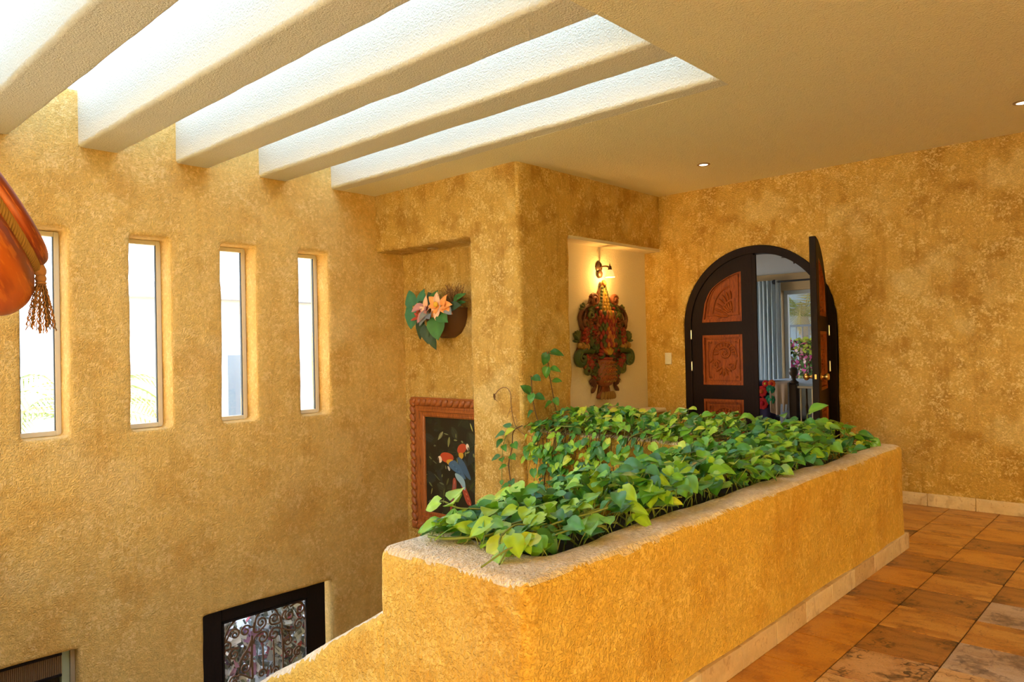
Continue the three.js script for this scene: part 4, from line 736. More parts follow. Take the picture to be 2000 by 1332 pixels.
  smooth([[345, 430], [380, 440], [430, 520], [470, 600], [455, 622], [418, 610], [385, 540]], '#a5432f'); for (let i = 0; i < 8; i++) leaf(400 + i * 7, 500 + i * 15, 20, 7, -0.5, i % 2 ? '#d88a64' : '#8b2e24', null);
  // near bird
  smooth([[150, 292], [175, 262], [235, 255], [290, 270], [300, 300], [270, 330], [220, 335], [180, 322]], '#bb4a2c'); smooth([[128, 300], [160, 284], [178, 312], [172, 335], [150, 342], [135, 330]], '#ead9c3'); smooth([[130, 302], [142, 298], [150, 336], [138, 342]], '#3a2c22'); smooth([[215, 312], [292, 300], [300, 335], [268, 352], [232, 345]], '#cfa336'); smooth([[232, 340], [300, 300], [345, 330], [395, 395], [420, 432], [398, 436], [330, 400], [265, 372]], '#45688c'); for (let i = 0; i < 7; i++) leaf(300 + i * 14, 350 + i * 11, 24, 6, -0.9, i % 2 ? '#2f4d70' : '#5d86a6', null);
  smooth([[300, 395], [360, 408], [405, 440], [412, 500], [398, 520], [360, 470], [318, 440]], '#8fb4c6'); smooth([[288, 430], [318, 440], [322, 500], [292, 600], [262, 690], [244, 690], [262, 590], [278, 500]], '#9c4a3a'); for (let i = 0; i < 6; i++) leaf(300 - i * 7, 470 + i * 32, 24, 5, 0.22, ['#c98a78', '#6d8aa0', '#b65a44'][i % 3], null);
  smooth([[230, 350], [262, 370], [255, 395], [235, 380]], '#c9c7c2');
  const pt = new THREE.CanvasTexture(cv); pt.colorSpace = THREE.SRGBColorSpace; pt.magFilter = THREE.LinearFilter;
  mesh('canvas', new THREE.PlaneGeometry(W - 2 * fw + 0.02, H - 2 * fw + 0.02).translate(0, H / 2, 0.017), std({ map: pt, roughness: 0.42 }), o);
  mesh('backing', box(-hw + 0.01, hw - 0.01, 0.01, H - 0.01, 0.0, 0.014), darkWood, o);
}
{ // half-bowl wall pot with an arrangement of silk flowers
  const cx = -5.93, o = thing('clay_pot', 'brown half-round clay wall pot hanging in the stairwell niche', 'pot', [cx, 1.63, NB]);
  const g = new THREE.LatheGeometry([[0, 0], [0.10, 0.006], [0.19, 0.05], [0.255, 0.13], [0.285, 0.22], [0.29, 0.30], [0.295, 0.315], [0.282, 0.318], [0.272, 0.30], [0.26, 0.2], [0.2, 0.1], [0, 0.05]].map(([x, y]) => new THREE.Vector2(x, y)), 24, -Math.PI / 2, Math.PI).scale(1, 1, 0.78);
  mesh('bowl', g, new THREE.MeshStandardMaterial({ color: lin(0.13, 0.055, 0.02), roughness: 0.55, side: THREE.DoubleSide }), o);
  mesh('back_plate', new THREE.CylinderGeometry(0.272, 0.272, 0.008, 32, 1, false, -Math.PI / 2, Math.PI).rotateX(-Math.PI / 2).scale(1, -1, 1).scale(1, 1.02, 1).translate(0, 0.31, 0.004), new THREE.MeshStandardMaterial({ color: lin(0.13, 0.055, 0.02), roughness: 0.6, side: THREE.DoubleSide }), o);
  const a = thing('flower_arrangement', 'silk flowers with orange lily and teal leaves in the clay wall pot', 'flowers', [cx + 0.13, 1.94, NB + 0.07]);
  reseed(616);
  const lm = (r, g2, b) => phy({ color: lin(r, g2, b), vertexColors: true, roughness: 0.6, side: THREE.DoubleSide }), teal = lm(0.05, 0.22, 0.12), green = lm(0.045, 0.17, 0.03), dk = lm(0.03, 0.07, 0.03), grey = lm(0.22, 0.25, 0.26), orange = lm(0.9, 0.34, 0.08), peach = lm(0.85, 0.50, 0.32), pink = lm(0.55, 0.25, 0.26), stemG = [];
  const L = (name, m, x, y, z, dx, dy, dz, s, k = 0, ws = 1) => { const q = mesh(name, leafGeos[k], m, a), zz = V(dx, dy, dz).normalize(), up = V(0.1, 0.35, 1), xx = V(0, 0, 0).crossVectors(up, zz).normalize(), yy = V(0, 0, 0).crossVectors(zz, xx); q.quaternion.setFromRotationMatrix(new THREE.Matrix4().makeBasis(xx, yy, zz)); q.position.set(x, y, z); q.scale.set(s * ws, s, s); stemG.push(tube([[0.0 + x * 0.15, -0.05, 0.02], [x * 0.5, y * 0.4 + 0.03, z * 0.6 + 0.02], [x, y, z]], 0.005, 8, 4)); return q; };
  L('leaf', teal, -0.55, 0.06, 0.08, -0.35, 0.8, 0.1, 0.19, 4, 1.0); L('leaf', teal, -0.50, 0.0, 0.12, -0.2, -1, 0.2, 0.20, 4, 1.25); L('leaf', teal, -0.58, 0.02, 0.1, -1, -0.45, 0.1, 0.12, 1); L('leaf', teal, -0.36, 0.06, 0.1, 0.25, 0.9, 0.2, 0.17, 0, 1.1); L('leaf', dk, -0.42, 0.02, 0.1, 0.4, 0.3, 0.3, 0.14, 1); L('leaf', green, -0.17, 0.04, 0.1, 0.45, 0.8, 0.2, 0.18, 2); L('leaf', dk, -0.2, 0.06, 0.08, -0.3, 0.5, 0.2, 0.15, 1);
  L('leaf', green, -0.03, -0.10, 0.2, 0.25, -1, 0.3, 0.23, 4, 1.25); L('leaf', green, 0.02, -0.06, 0.19, 0.8, -0.5, 0.3, 0.17, 0); L('leaf', dk, -0.3, -0.12, 0.16, -0.3, -1, 0.2, 0.20, 1, 0.8); L('leaf', dk, -0.21, -0.18, 0.18, 0.1, -1, 0.1, 0.19, 2, 0.8); L('leaf', dk, -0.14, -0.24, 0.19, 0.35, -1, 0.1, 0.19, 1, 0.8); L('leaf', grey, -0.18, -0.05, 0.18, -0.8, -0.8, 0.3, 0.17, 2, 0.8); L('leaf', grey, -0.12, -0.05, 0.2, 0.4, -0.3, 0.5, 0.13, 2); L('leaf', grey, 0.12, 0.0, 0.18, 0.7, -0.6, 0.3, 0.12, 2); L('leaf', dk, 0.16, 0.0, 0.16, 0.9, 0.1, 0.2, 0.16, 0, 0.8); L('leaf', green, 0.16, 0.06, 0.1, 0.9, 0.45, 0.1, 0.18, 2, 0.5); L('leaf', green, 0.2, 0.03, 0.1, 1, 0.2, 0.1, 0.12, 2, 0.5);
  for (const [dx, dy, s, m] of [[-0.5, 0.5, 0.15, orange], [0.1, 1, 0.15, peach], [-0.9, -0.1, 0.14, orange], [0.0, -1, 0.19, peach], [-0.35, -0.8, 0.17, orange]]) L('lily_petal', m, -0.01, 0.04, 0.2, dx, dy, 0.35, s * 0.86, 4, 0.9);
  for (const [dx, dy, s] of [[0.45, 0.9, 0.14], [0.9, -0.55, 0.17], [0.85, 0.1, 0.15]]) L('lily_petal', orange, 0.07, 0.02, 0.19, dx, dy, 0.35, s * 0.86, 3, 0.9);
  mesh('lily_heart', new THREE.SphereGeometry(0.03, 10, 8).scale(1, 1, 0.6).translate(-0.01, 0.04, 0.225), std({ color: lin(0.75, 0.45, 0.04), roughness: 0.8 }), a);
  for (let i = 0; i < 8; i++) L('pink_petal', i % 3 ? pink : peach, -0.25 + rr(-0.05, 0.05), 0.0 + rr(-0.05, 0.05), 0.17, rr(-1, 1), rr(-1, 1), 0.5, rr(0.09, 0.14), i % 5, 0.8);
  for (let i = 0; i < 5; i++) L('red_leaf', lm(0.5, 0.07, 0.03), -0.37 + rr(-0.04, 0.05), -0.05 + rr(-0.05, 0.06), 0.14, rr(-1, 0.2), rr(-1, 0.6), 0.3, 0.09, i % 5, 0.5);
  mesh('stem', stemG, dryMat, a);
  const tw = []; for (let i = 0; i < 110; i++) { const t = rr(-1, 1), h = rr(0.08, 0.26), x = 0.10 + t * 0.13; tw.push(tube([[0.08 + t * 0.03, -0.03, 0.02], [x * 0.9, h * 0.6, 0.03 + rr(-0.03, 0.06)], [x + rr(-0.05, 0.05), h, 0.03 + rr(-0.04, 0.1)]], 0.0028, 5, 3)); }
  const q = mesh('dried_grass', tw, std({ color: lin(0.28, 0.14, 0.05), roughness: 1 }), a); q.userData.kind = 'stuff';
}

// ───────────────────────── painted carving in the pale niche ─────────────────────────
{
  const o = thing('wall_carving', 'large painted wood carving of a flower vase in the pale niche', 'carving', [-4.779, 0.945, -6.6], Math.PI / 2); o.scale.z = 1.15; // deep relief
  const pm = (r, g, b) => std({ color: lin(r * 0.74, g * 0.70, b * 0.6), roughness: 0.34, bumpMap: fineBump, bumpScale: 0.003 });
  const C = { brown: pm(0.17, 0.06, 0.022), rust: pm(0.34, 0.10, 0.03), red: pm(0.42, 0.045, 0.025), orange: pm(0.68, 0.22, 0.035), yellow: pm(0.72, 0.47, 0.05), olive: pm(0.13, 0.16, 0.035), green: pm(0.06, 0.12, 0.03), gold: pm(0.5, 0.28, 0.06) };
  // board behind the relief, cut to the outline
  const half = [[0, 0], [0.13, 0.0], [0.10, 0.08], [0.08, 0.14], [0.17, 0.19], [0.22, 0.25], [0.33, 0.29], [0.39, 0.37], [0.47, 0.40], [0.50, 0.5], [0.45, 0.58], [0.46, 0.67], [0.40, 0.75], [0.36, 0.84], [0.33, 0.94], [0.25, 1.02], [0.2, 1.09], [0.1, 1.08], [0.05, 1.16], [0, 1.22]];
  const s = new THREE.Shape(); half.forEach(([x, y], i) => i ? s.lineTo(x * 0.93, y + 0.01) : s.moveTo(x, y + 0.01)); half.slice(1, -1).reverse().forEach(([x, y]) => s.lineTo(-x * 0.93, y + 0.01));
  for (const [x, y, a, b] of [[0.335, 0.90, 0.028, 0.045], [-0.335, 0.90, 0.028, 0.045], [0.155, 0.86, 0.012, 0.06], [0.13, 0.66, 0.012, 0.05], [-0.14, 0.66, 0.012, 0.05], [-0.16, 0.84, 0.012, 0.03]]) { const h = new THREE.Path(); h.absellipse(x, y, a, b, 0, Math.PI * 2, true, 0); s.holes.push(h); }
  mesh('board', new THREE.ExtrudeGeometry(s, { depth: 0.022, bevelEnabled: true, bevelThickness: 0.004, bevelSize: 0.004, bevelSegments: 1, curveSegments: 8 }).translate(0, 0, 0.005), C.brown, o);
  const petalG = (() => { const g = new THREE.SphereGeometry(1, 10, 7); const p = g.attributes.position; for (let i = 0; i < p.count; i++) { const y = p.getY(i); p.setX(i, p.getX(i) * (y > 0 ? 1 - 0.55 * y * y : 1)); } g.computeVertexNormals(); return g; })();
  const pet = (x, y, z, a, L, W, T = 0.022) => petalG.clone().scale(W, L, T).rotateZ(a).translate(x, y, z);
  const flower = (x, y, r, m, m2, n = 7, z = 0.045) => { const p = mesh('carved_flower', Array.from({ length: n }, (_, i) => { const a = i / n * 6.283; return pet(x - Math.sin(a) * r * 0.6, y + Math.cos(a) * r * 0.6, z, a, r * 0.5, r * 0.36); }), m, o); mesh('flower_heart', new THREE.SphereGeometry(r * 0.3, 10, 8).scale(1, 1, 0.7).translate(x, y, z + 0.012), m2, p); };
  const scroll = (x, y, r, a0, turns, dir, rad, m, z = 0.04, lead = []) => { const pts = lead.map(([u, v]) => V(u, v, z)); for (let i = 0; i <= 26; i++) { const t = i / 26, a = a0 + dir * t * turns * 6.283, q = r * (1 - 0.82 * t); pts.push(V(x + Math.cos(a) * q, y + Math.sin(a) * q, z + 0.012 * t)); } mesh('carved_scroll', new THREE.TubeGeometry(curve(pts), 50, rad, 8), m, o); };
  const leafFan = (x, y, a0, a1, n, L, W, m, z = 0.04) => mesh('carved_leaf', Array.from({ length: n }, (_, i) => { const a = a0 + (a1 - a0) * (n > 1 ? i / (n - 1) : 0.5); return pet(x - Math.sin(a) * L * 0.8, y + Math.cos(a) * L * 0.8, z, a, L, W); }), m, o);
  // spire of scales
  const sp = mesh('spire', lathe([[0.10, 0.88], [0.115, 0.94], [0.105, 1.02], [0.085, 1.09], [0.058, 1.16], [0.034, 1.21], [0.022, 1.225], [0.03, 1.24], [0.026, 1.26], [0, 1.285]], 20).scale(1, 1, 0.45).translate(0, 0, 0.03), C.gold, o);
  { const ys = [], ol = []; for (let r = 0; r < 9; r++) { const y = 0.90 + r * 0.037, R = lerp(0.11, 0.03, clamp((y - 0.95) / 0.26)), n = Math.max(2, Math.round(R * 2 / 0.042)); for (let i = 0; i < n; i++) { const u = n > 1 ? (i / (n - 1) * 2 - 1) * R * 0.86 : 0, g = pet(u, y, 0.035 + 0.45 * Math.sqrt(Math.max(0, R * R - u * u)), 0, 0.028, 0.021, 0.014); ((i === 0 || i === n - 1) && r > 1 ? ol : ys).push(g); } } mesh('scale', ys, C.yellow, sp); mesh('scale', ol, C.olive, sp); }
  mesh('finial', petalG.clone().scale(0.028, 0.04, 0.02).translate(0, 1.245, 0.05), C.orange, sp);
  // red and orange scales below the spire
  { const col = mesh('flower_column', lathe([[0.09, 0.55], [0.15, 0.62], [0.16, 0.75], [0.14, 0.88], [0.08, 0.95]], 20).scale(1, 1, 0.4).translate(0, 0, 0.02), C.rust, o), bins = { red: [], orange: [], yellow: [], olive: [] }; reseed(733); for (let r = 0; r < 9; r++) for (let i = -3; i <= 3; i++) { const y = 0.58 + r * 0.042, u = (i + (r % 2) * 0.5) * 0.045; if (Math.abs(u) > 0.155) continue; const k = Math.abs(u) < 0.06 ? (rnd() < 0.6 ? 'orange' : r > 6 ? 'yellow' : 'red') : rnd() < 0.7 ? 'red' : 'olive'; bins[k].push(pet(u, y, 0.05 + 0.4 * Math.sqrt(Math.max(0, 0.026 - u * u)), Math.PI, 0.034, 0.024, 0.016)); } for (const [k, gs] of Object.entries(bins)) if (gs.length) mesh('scale', gs, C[k], col); }
  for (const d of [-1, 1]) {
    const A = (a) => d > 0 ? a : Math.PI - a;
    scroll(d * 0.185, 1.06, 0.062, A(0.4), 1.5, d, 0.022, C.rust, 0.045);
    scroll(d * 0.345, 0.80, 0.07, A(0.2), 1.3, -d, 0.02, C.brown, 0.035, [[d * 0.17, 1.0], [d * 0.25, 1.0], [d * 0.34, 0.975], [d * 0.405, 0.92], [d * 0.43, 0.86]]);
    scroll(d * 0.26, 0.90, 0.05, A(1.2), 1.4, d, 0.018, C.olive, 0.045, [[d * 0.12, 1.0], [d * 0.18, 0.99]]);
    leafFan(d * 0.20, 0.93, d * -0.4, d * -1.3, 4, 0.05, 0.022, C.green); leafFan(d * 0.34, 0.95, d * -0.2, d * -1.4, 3, 0.045, 0.02, C.olive, 0.03);
    flower(d * 0.335, 0.715, 0.055, C.red, C.rust); flower(d * 0.345, 0.63, 0.06, C.red, C.orange); flower(d * 0.19, 0.735, 0.055, C.red, C.rust); flower(d * 0.155, 0.635, 0.05, C.rust, C.red); flower(d * 0.26, 0.80, 0.035, C.rust, C.olive, 6);
    leafFan(d * 0.455, 0.63, d * 0.25, d * -0.75, 4, 0.06, 0.018, C.olive, 0.03); leafFan(d * 0.46, 0.62, d * -0.7, d * -1.5, 2, 0.05, 0.018, C.green, 0.035); leafFan(d * 0.25, 0.56, d * 0.4, d * -0.8, 5, 0.06, 0.02, C.olive, 0.04); leafFan(d * 0.15, 0.50, d * 0.2, d * -1.0, 4, 0.07, 0.02, C.green, 0.045);
    mesh('carved_roll', [new THREE.CapsuleGeometry(0.034, 0.13, 4, 12).rotateZ(Math.PI / 2 + d * 0.12).scale(1, 1, 0.7).translate(d * 0.385, 0.565, 0.045), new THREE.TorusGeometry(0.035, 0.009, 6, 14).rotateY(Math.PI / 2).translate(d * 0.34, 0.56, 0.045), new THREE.TorusGeometry(0.035, 0.009, 6, 14).rotateY(Math.PI / 2).translate(d * 0.42, 0.57, 0.045)], C.gold, o);
    scroll(d * 0.435, 0.43, 0.085, A(1.7), 1.1, -d, 0.032, C.green, 0.045, [[d * 0.24, 0.51], [d * 0.34, 0.525]]); scroll(d * 0.43, 0.445, 0.05, A(1.5), 0.9, -d, 0.018, C.olive, 0.06);
    flower(d * 0.33, 0.43, 0.05, C.red, C.gold, 6); flower(d * 0.265, 0.375, 0.055, C.red, C.rust, 7); scroll(d * 0.325, 0.315, 0.05, A(2.2), 1.3, d, 0.02, C.olive, 0.04, [[d * 0.20, 0.40], [d * 0.26, 0.36]]);
    flower(d * 0.215, 0.29, 0.05, C.olive, C.green, 6, 0.05); leafFan(d * 0.2, 0.22, d * -2.0, d * -3.0, 4, 0.05, 0.018, C.brown, 0.035);
    mesh('tail', [tube([[d * 0.14, 0.26, 0.03], [d * 0.19, 0.19, 0.035], [d * 0.18, 0.14, 0.035], [d * 0.225, 0.08, 0.03]], 0.018, 18, 7), pet(d * 0.215, 0.10, 0.035, d * -2.4, 0.045, 0.018)], C.brown, o);
    leafFan(d * 0.06, 0.44, d * -0.2, d * -1.5, 4, 0.05, 0.018, C.green, 0.06);
  }
  // small carved leaves and buds that fill the gaps
  { reseed(515); const bins = { brown: [], olive: [], red: [], rust: [], green: [], gold: [] }, keys = ['brown', 'brown', 'olive', 'olive', 'red', 'rust', 'green', 'gold'];
    const wide = (v) => v < 0.2 ? 0.14 : v < 0.35 ? lerp(0.2, 0.34, (v - 0.2) / 0.15) : v < 0.6 ? 0.40 : v < 0.8 ? 0.36 : lerp(0.33, 0.17, clamp((v - 0.8) / 0.25));
    for (let i = 0; i < 190; i++) { const v = rr(0.2, 1.02), w = wide(v), x = rr(0.1, w), a = rr(0, 6.28), L = rr(0.018, 0.04), k = keys[Math.floor(rnd() * keys.length)], z = rr(0.03, 0.055); for (const d of [-1, 1]) bins[k].push(pet(d * x, v, z, d * a, L, L * rr(0.35, 0.6), 0.016)); }
    for (const [k, gs] of Object.entries(bins)) mesh('carved_leaves', gs, C[k], o).userData.kind = 'stuff'; }
  // glowing flower over the vase
  { const f = mesh('fire_flower', Array.from({ length: 9 }, (_, i) => { const a = -1.5 + 3 * i / 8; return pet(-Math.sin(a) * 0.10, 0.47 + Math.cos(a) * 0.085, 0.06, a, 0.06, 0.026); }), C.red, o); mesh('petal', Array.from({ length: 6 }, (_, i) => { const a = -0.9 + 1.8 * i / 5; return pet(-Math.sin(a) * 0.055, 0.47 + Math.cos(a) * 0.05, 0.08, a, 0.055, 0.018); }), C.orange, f); mesh('petal', [pet(0, 0.52, 0.095, 0, 0.05, 0.02), pet(0.03, 0.50, 0.09, -0.5, 0.04, 0.016), pet(-0.03, 0.50, 0.09, 0.5, 0.04, 0.016)], C.yellow, f); }
  // vase with scales, and its fringed foot
  { const v = mesh('vase', lathe([[0.055, 0.13], [0.10, 0.15], [0.14, 0.20], [0.155, 0.27], [0.15, 0.34], [0.12, 0.40], [0.10, 0.43], [0.11, 0.445], [0, 0.45]], 24).scale(1, 1, 0.6).translate(0, 0, 0.03), C.rust, o), gs = [], gg = []; for (let r = 0; r < 6; r++) for (let i = -3; i <= 3; i++) { const y = 0.175 + r * 0.04, R = 0.15 * Math.sqrt(Math.max(0.1, 1 - Math.pow((y - 0.28) / 0.2, 2))), u = (i + (r % 2) * 0.5) * 0.043; if (Math.abs(u) > R * 0.93) continue; (r % 2 ? gs : gg).push(new THREE.TorusGeometry(0.019, 0.006, 5, 10, Math.PI).translate(u, y, 0.034 + 0.6 * Math.sqrt(Math.max(0, R * R - u * u)))); } mesh('scale', gs, C.orange, v); mesh('scale', gg, C.gold, v); mesh('rim', new THREE.TorusGeometry(0.105, 0.016, 8, 24).rotateX(Math.PI / 2).scale(1, 1, 0.6).translate(0, 0.43, 0.03), C.red, v);
    const f = mesh('foot', lathe([[0, 0], [0.13, 0], [0.145, 0.015], [0.12, 0.05], [0.075, 0.09], [0.052, 0.14]], 20).scale(1, 1, 0.36).translate(0, 0, 0.03), C.rust, o); mesh('fringe', Array.from({ length: 7 }, (_, i) => pet((i - 3) * 0.036, 0.035, 0.06 + 0.03 * (1 - Math.pow((i - 3) / 3.4, 2)), (i - 3) * 0.12, 0.045, 0.015)), C.gold, f); }
}
{ // wall lamp over the carving
  const o = thing('wall_sconce', 'lit bronze wall lamp with small glass shade above the carving', 'lamp', [-4.779, 2.30, -6.6], Math.PI / 2), bz = std({ color: lin(0.10, 0.055, 0.03), metalness: 0.7, roughness: 0.45 });
  mesh('back_plate', new THREE.SphereGeometry(1, 18, 12).scale(0.062, 0.062, 0.018).translate(-0.02, 0.07, 0.004), bz, o);
  mesh('arm', [tube([[-0.02, 0.07, 0.015], [0.0, 0.075, 0.06], [0.0, 0.07, 0.10], [0.0, 0.055, 0.13]], 0.009, 16, 8), new THREE.CylinderGeometry(0.016, 0.024, 0.05, 12).translate(0, 0.045, 0.135), new THREE.ConeGeometry(0.008, 0.05, 8).translate(0, 0.09, 0.135)], bz, o);
  mesh('swivel', new THREE.SphereGeometry(1, 16, 10).scale(0.045, 0.045, 0.014).translate(-0.02, -0.005, 0.02), bz, o);
  const sh = mesh('glass_shade', new THREE.LatheGeometry([[0.022, 0.03], [0.032, 0.022], [0.042, -0.01], [0.05, -0.045], [0.052, -0.05]].map(([x, y]) => new THREE.Vector2(x, y)), 20).translate(0, 0, 0.135), new THREE.MeshStandardMaterial({ color: lin(0.9, 0.75, 0.5), emissive: lin(1, 0.62, 0.22), emissiveIntensity: 0.6, roughness: 0.4, side: THREE.DoubleSide }), o);
  mesh('bulb', new THREE.SphereGeometry(0.02, 12, 8).translate(0, -0.02, 0.135), new THREE.MeshStandardMaterial({ emissive: lin(1, 0.8, 0.5), emissiveIntensity: 5, color: 0xffffff }), o);
  const l = new THREE.PointLight(lin(1, 0.52, 0.14), 0.6, 0, 2); l.position.set(-4.779 + 0.135, 2.30 - 0.035, -6.6); l.castShadow = true; l.shadow.radius = 1; scene.add(l);
}
function downlight(label, x, y, z, on) {
  const o = thing('downlight', label, 'lamp', [x, y, z]);
  mesh('trim_ring', lathe([[0.038, -0.001], [0.042, -0.008], [0.055, -0.008], [0.062, -0.003], [0.062, 0.002]], 24), std({ color: lin(0.45, 0.33, 0.18), metalness: 0.6, roughness: 0.4 }), o);
  mesh('lens', new THREE.CylinderGeometry(0.04, 0.04, 0.006, 20).translate(0, -0.003, 0), on ? new THREE.MeshStandardMaterial({ color: 0xffffff, emissive: lin(1, 0.86, 0.62), emissiveIntensity: 3, roughness: 0.4 }) : std({ color: lin(0.7, 0.6, 0.4), roughness: 0.15, metalness: 0.6 }), o);
  if (on) { const l = new THREE.SpotLight(lin(1, 0.82, 0.55), 5, 0, 0.75, 0.6, 2); l.position.set(x, y - 0.012, z); l.target.position.set(x, 0, z); l.castShadow = true; l.shadow.radius = 2; scene.add(l, l.target); }
  else mesh('lamp_holder', [new THREE.TorusGeometry(0.02, 0.006, 6, 14).rotateX(Math.PI / 2).translate(0, -0.008, 0)], brass, o);
}
downlight('lit recessed ceiling light in front of the arched door', -3.447, CEIL, -6.479, true);
downlight('lit recessed ceiling light at the right edge above the hall', -0.915, CEIL, -6.55, true);
downlight('small unlit recessed light in the soffit of the stairwell niche', -5.97, 2.585, -5.25, false);

// ───────────────────────── hanging gourd by the camera ─────────────────────────
{
  const o = thing('gourd_canteen', 'polished orange brown gourd canteen tied with rope and tassel', 'gourd', [-2.018, 1.848, -0.444]);
  o.quaternion.setFromEuler(new THREE.Euler(0.0, 1.351, 0.0, 'YXZ'));
  const n = 512, a = fbm(n, 5, 5, 1201), b = fbm(n, 30, 3, 1213, 0.6), skin = tex(n, n, (i, j, k) => { let c = mixc([196, 98, 32], [128, 50, 20], sstep(0.42, 0.66, a[k])); c = mixc(c, [220, 134, 52], sstep(0.55, 0.75, b[k]) * 0.6); return c; });
  const leather = phy({ map: skin, roughness: 0.42, clearcoat: 0.25, clearcoatRoughness: 0.35 }), turned = (p) => new THREE.LatheGeometry(new THREE.SplineCurve(p.map(([x, y]) => new THREE.Vector2(x, y))).getPoints(40), 48);
  const turn = new THREE.Matrix4().makeRotationZ(-1.035), sub = (g) => g.applyMatrix4(turn); // the gourd's axis leans to the right
  mesh('lower_lobe', sub(turned([[0, -0.21], [0.08, -0.205], [0.15, -0.18], [0.195, -0.145], [0.222, -0.11], [0.226, -0.08], [0.218, -0.05], [0.196, -0.024], [0.165, -0.006], [0.145, 0]])), leather, o);
  mesh('upper_lobe', sub(turned([[0.144, 0.001], [0.156, 0.010], [0.158, 0.024], [0.148, 0.038], [0.125, 0.044], [0.08, 0.042], [0.04, 0.038], [0, 0.036]])), leather, o);
  const ropeM = std({ color: lin(0.34, 0.19, 0.045), roughness: 0.95 }), rope = [];
  for (let k = 0; k < 7; k++) { const pts = []; for (let i = 0; i <= 160; i++) { const t = i / 160 * 6.283, w = t * 17 + k * 0.9, R = 0.157 + 0.007 * Math.cos(w); pts.push(V(R * Math.cos(t), 0.0 + 0.009 * Math.sin(w), R * Math.sin(t))); } rope.push(new THREE.TubeGeometry(new THREE.CatmullRomCurve3(pts, true), 400, 0.0036, 5)); }
  mesh('rope', sub(join(rope)), ropeM, o);
  // tassel below the knot in the rope
  const tm = std({ color: lin(0.42, 0.21, 0.10), roughness: 1 }), kx = (p) => (p + 15) * 0.00096, ky = (p) => -(p - 405) * 0.00117;
  reseed(1301);
  const t = mesh('tassel', (() => { const g = new THREE.SphereGeometry(1, 20, 14), p = g.attributes.position; for (let i = 0; i < p.count; i++) { const s = 1 + 0.06 * Math.sin(Math.atan2(p.getZ(i), p.getX(i)) * 12 + p.getY(i) * 5); p.setXYZ(i, p.getX(i) * 0.0145 * s, p.getY(i) * 0.020, p.getZ(i) * 0.0145 * s); } g.computeVertexNormals(); return g.rotateZ(0.5).translate(kx(77), ky(522), 0.0); })(), tm, o);
  mesh('tassel_neck', new THREE.SphereGeometry(1, 14, 10).scale(0.012, 0.013, 0.012).translate(kx(81), ky(541), 0.0), tm, t);
  mesh('tassel_tie', new THREE.TorusGeometry(0.0095, 0.003, 6, 16).rotateX(Math.PI / 2).translate(kx(81), ky(550), 0.0), tm, t);
  const f = [], dark = [];
  for (let i = 0; i < 50; i++) {
    const e = rr(-1, 1), z = rr(-1, 1), p0 = 81 + e * 8, p1 = 83 + e * 31 + rr(-3, 3), y1 = 640 + rr(-14, 12) - 6 * e * e, pts = [];
    for (let k = 0; k <= 26; k++) { const q = k / 26, w = k * 1.7 + i; pts.push(V(kx(lerp(p0, p1, Math.pow(q, 0.8))) + 0.0013 * Math.cos(w), ky(lerp(550, y1, q)), z * (0.008 + 0.013 * q) + 0.0013 * Math.sin(w))); }
    (i % 6 === 0 ? dark : f).push(new THREE.TubeGeometry(new THREE.CatmullRomCurve3(pts), 40, 0.0013, 4));
  }
  for (const [gs, m] of [[f, tm], [dark, std({ color: lin(0.16, 0.11, 0.08), roughness: 1 })]]) mesh('fringe', gs, m, t).userData.kind = 'stuff';
  mesh('knot_cord', tube([[kx(58), ky(497), 0.0], [kx(66), ky(508), 0.006], [kx(75), ky(516), 0.0]], 0.007, 10, 7), ropeM, o);
  mesh('hanging_cord', tube([[-0.13, 0.09, -0.02], [-0.20, 0.20, -0.10], [-0.24, 0.32, -0.24]], 0.006, 16, 6), ropeM, o);
}

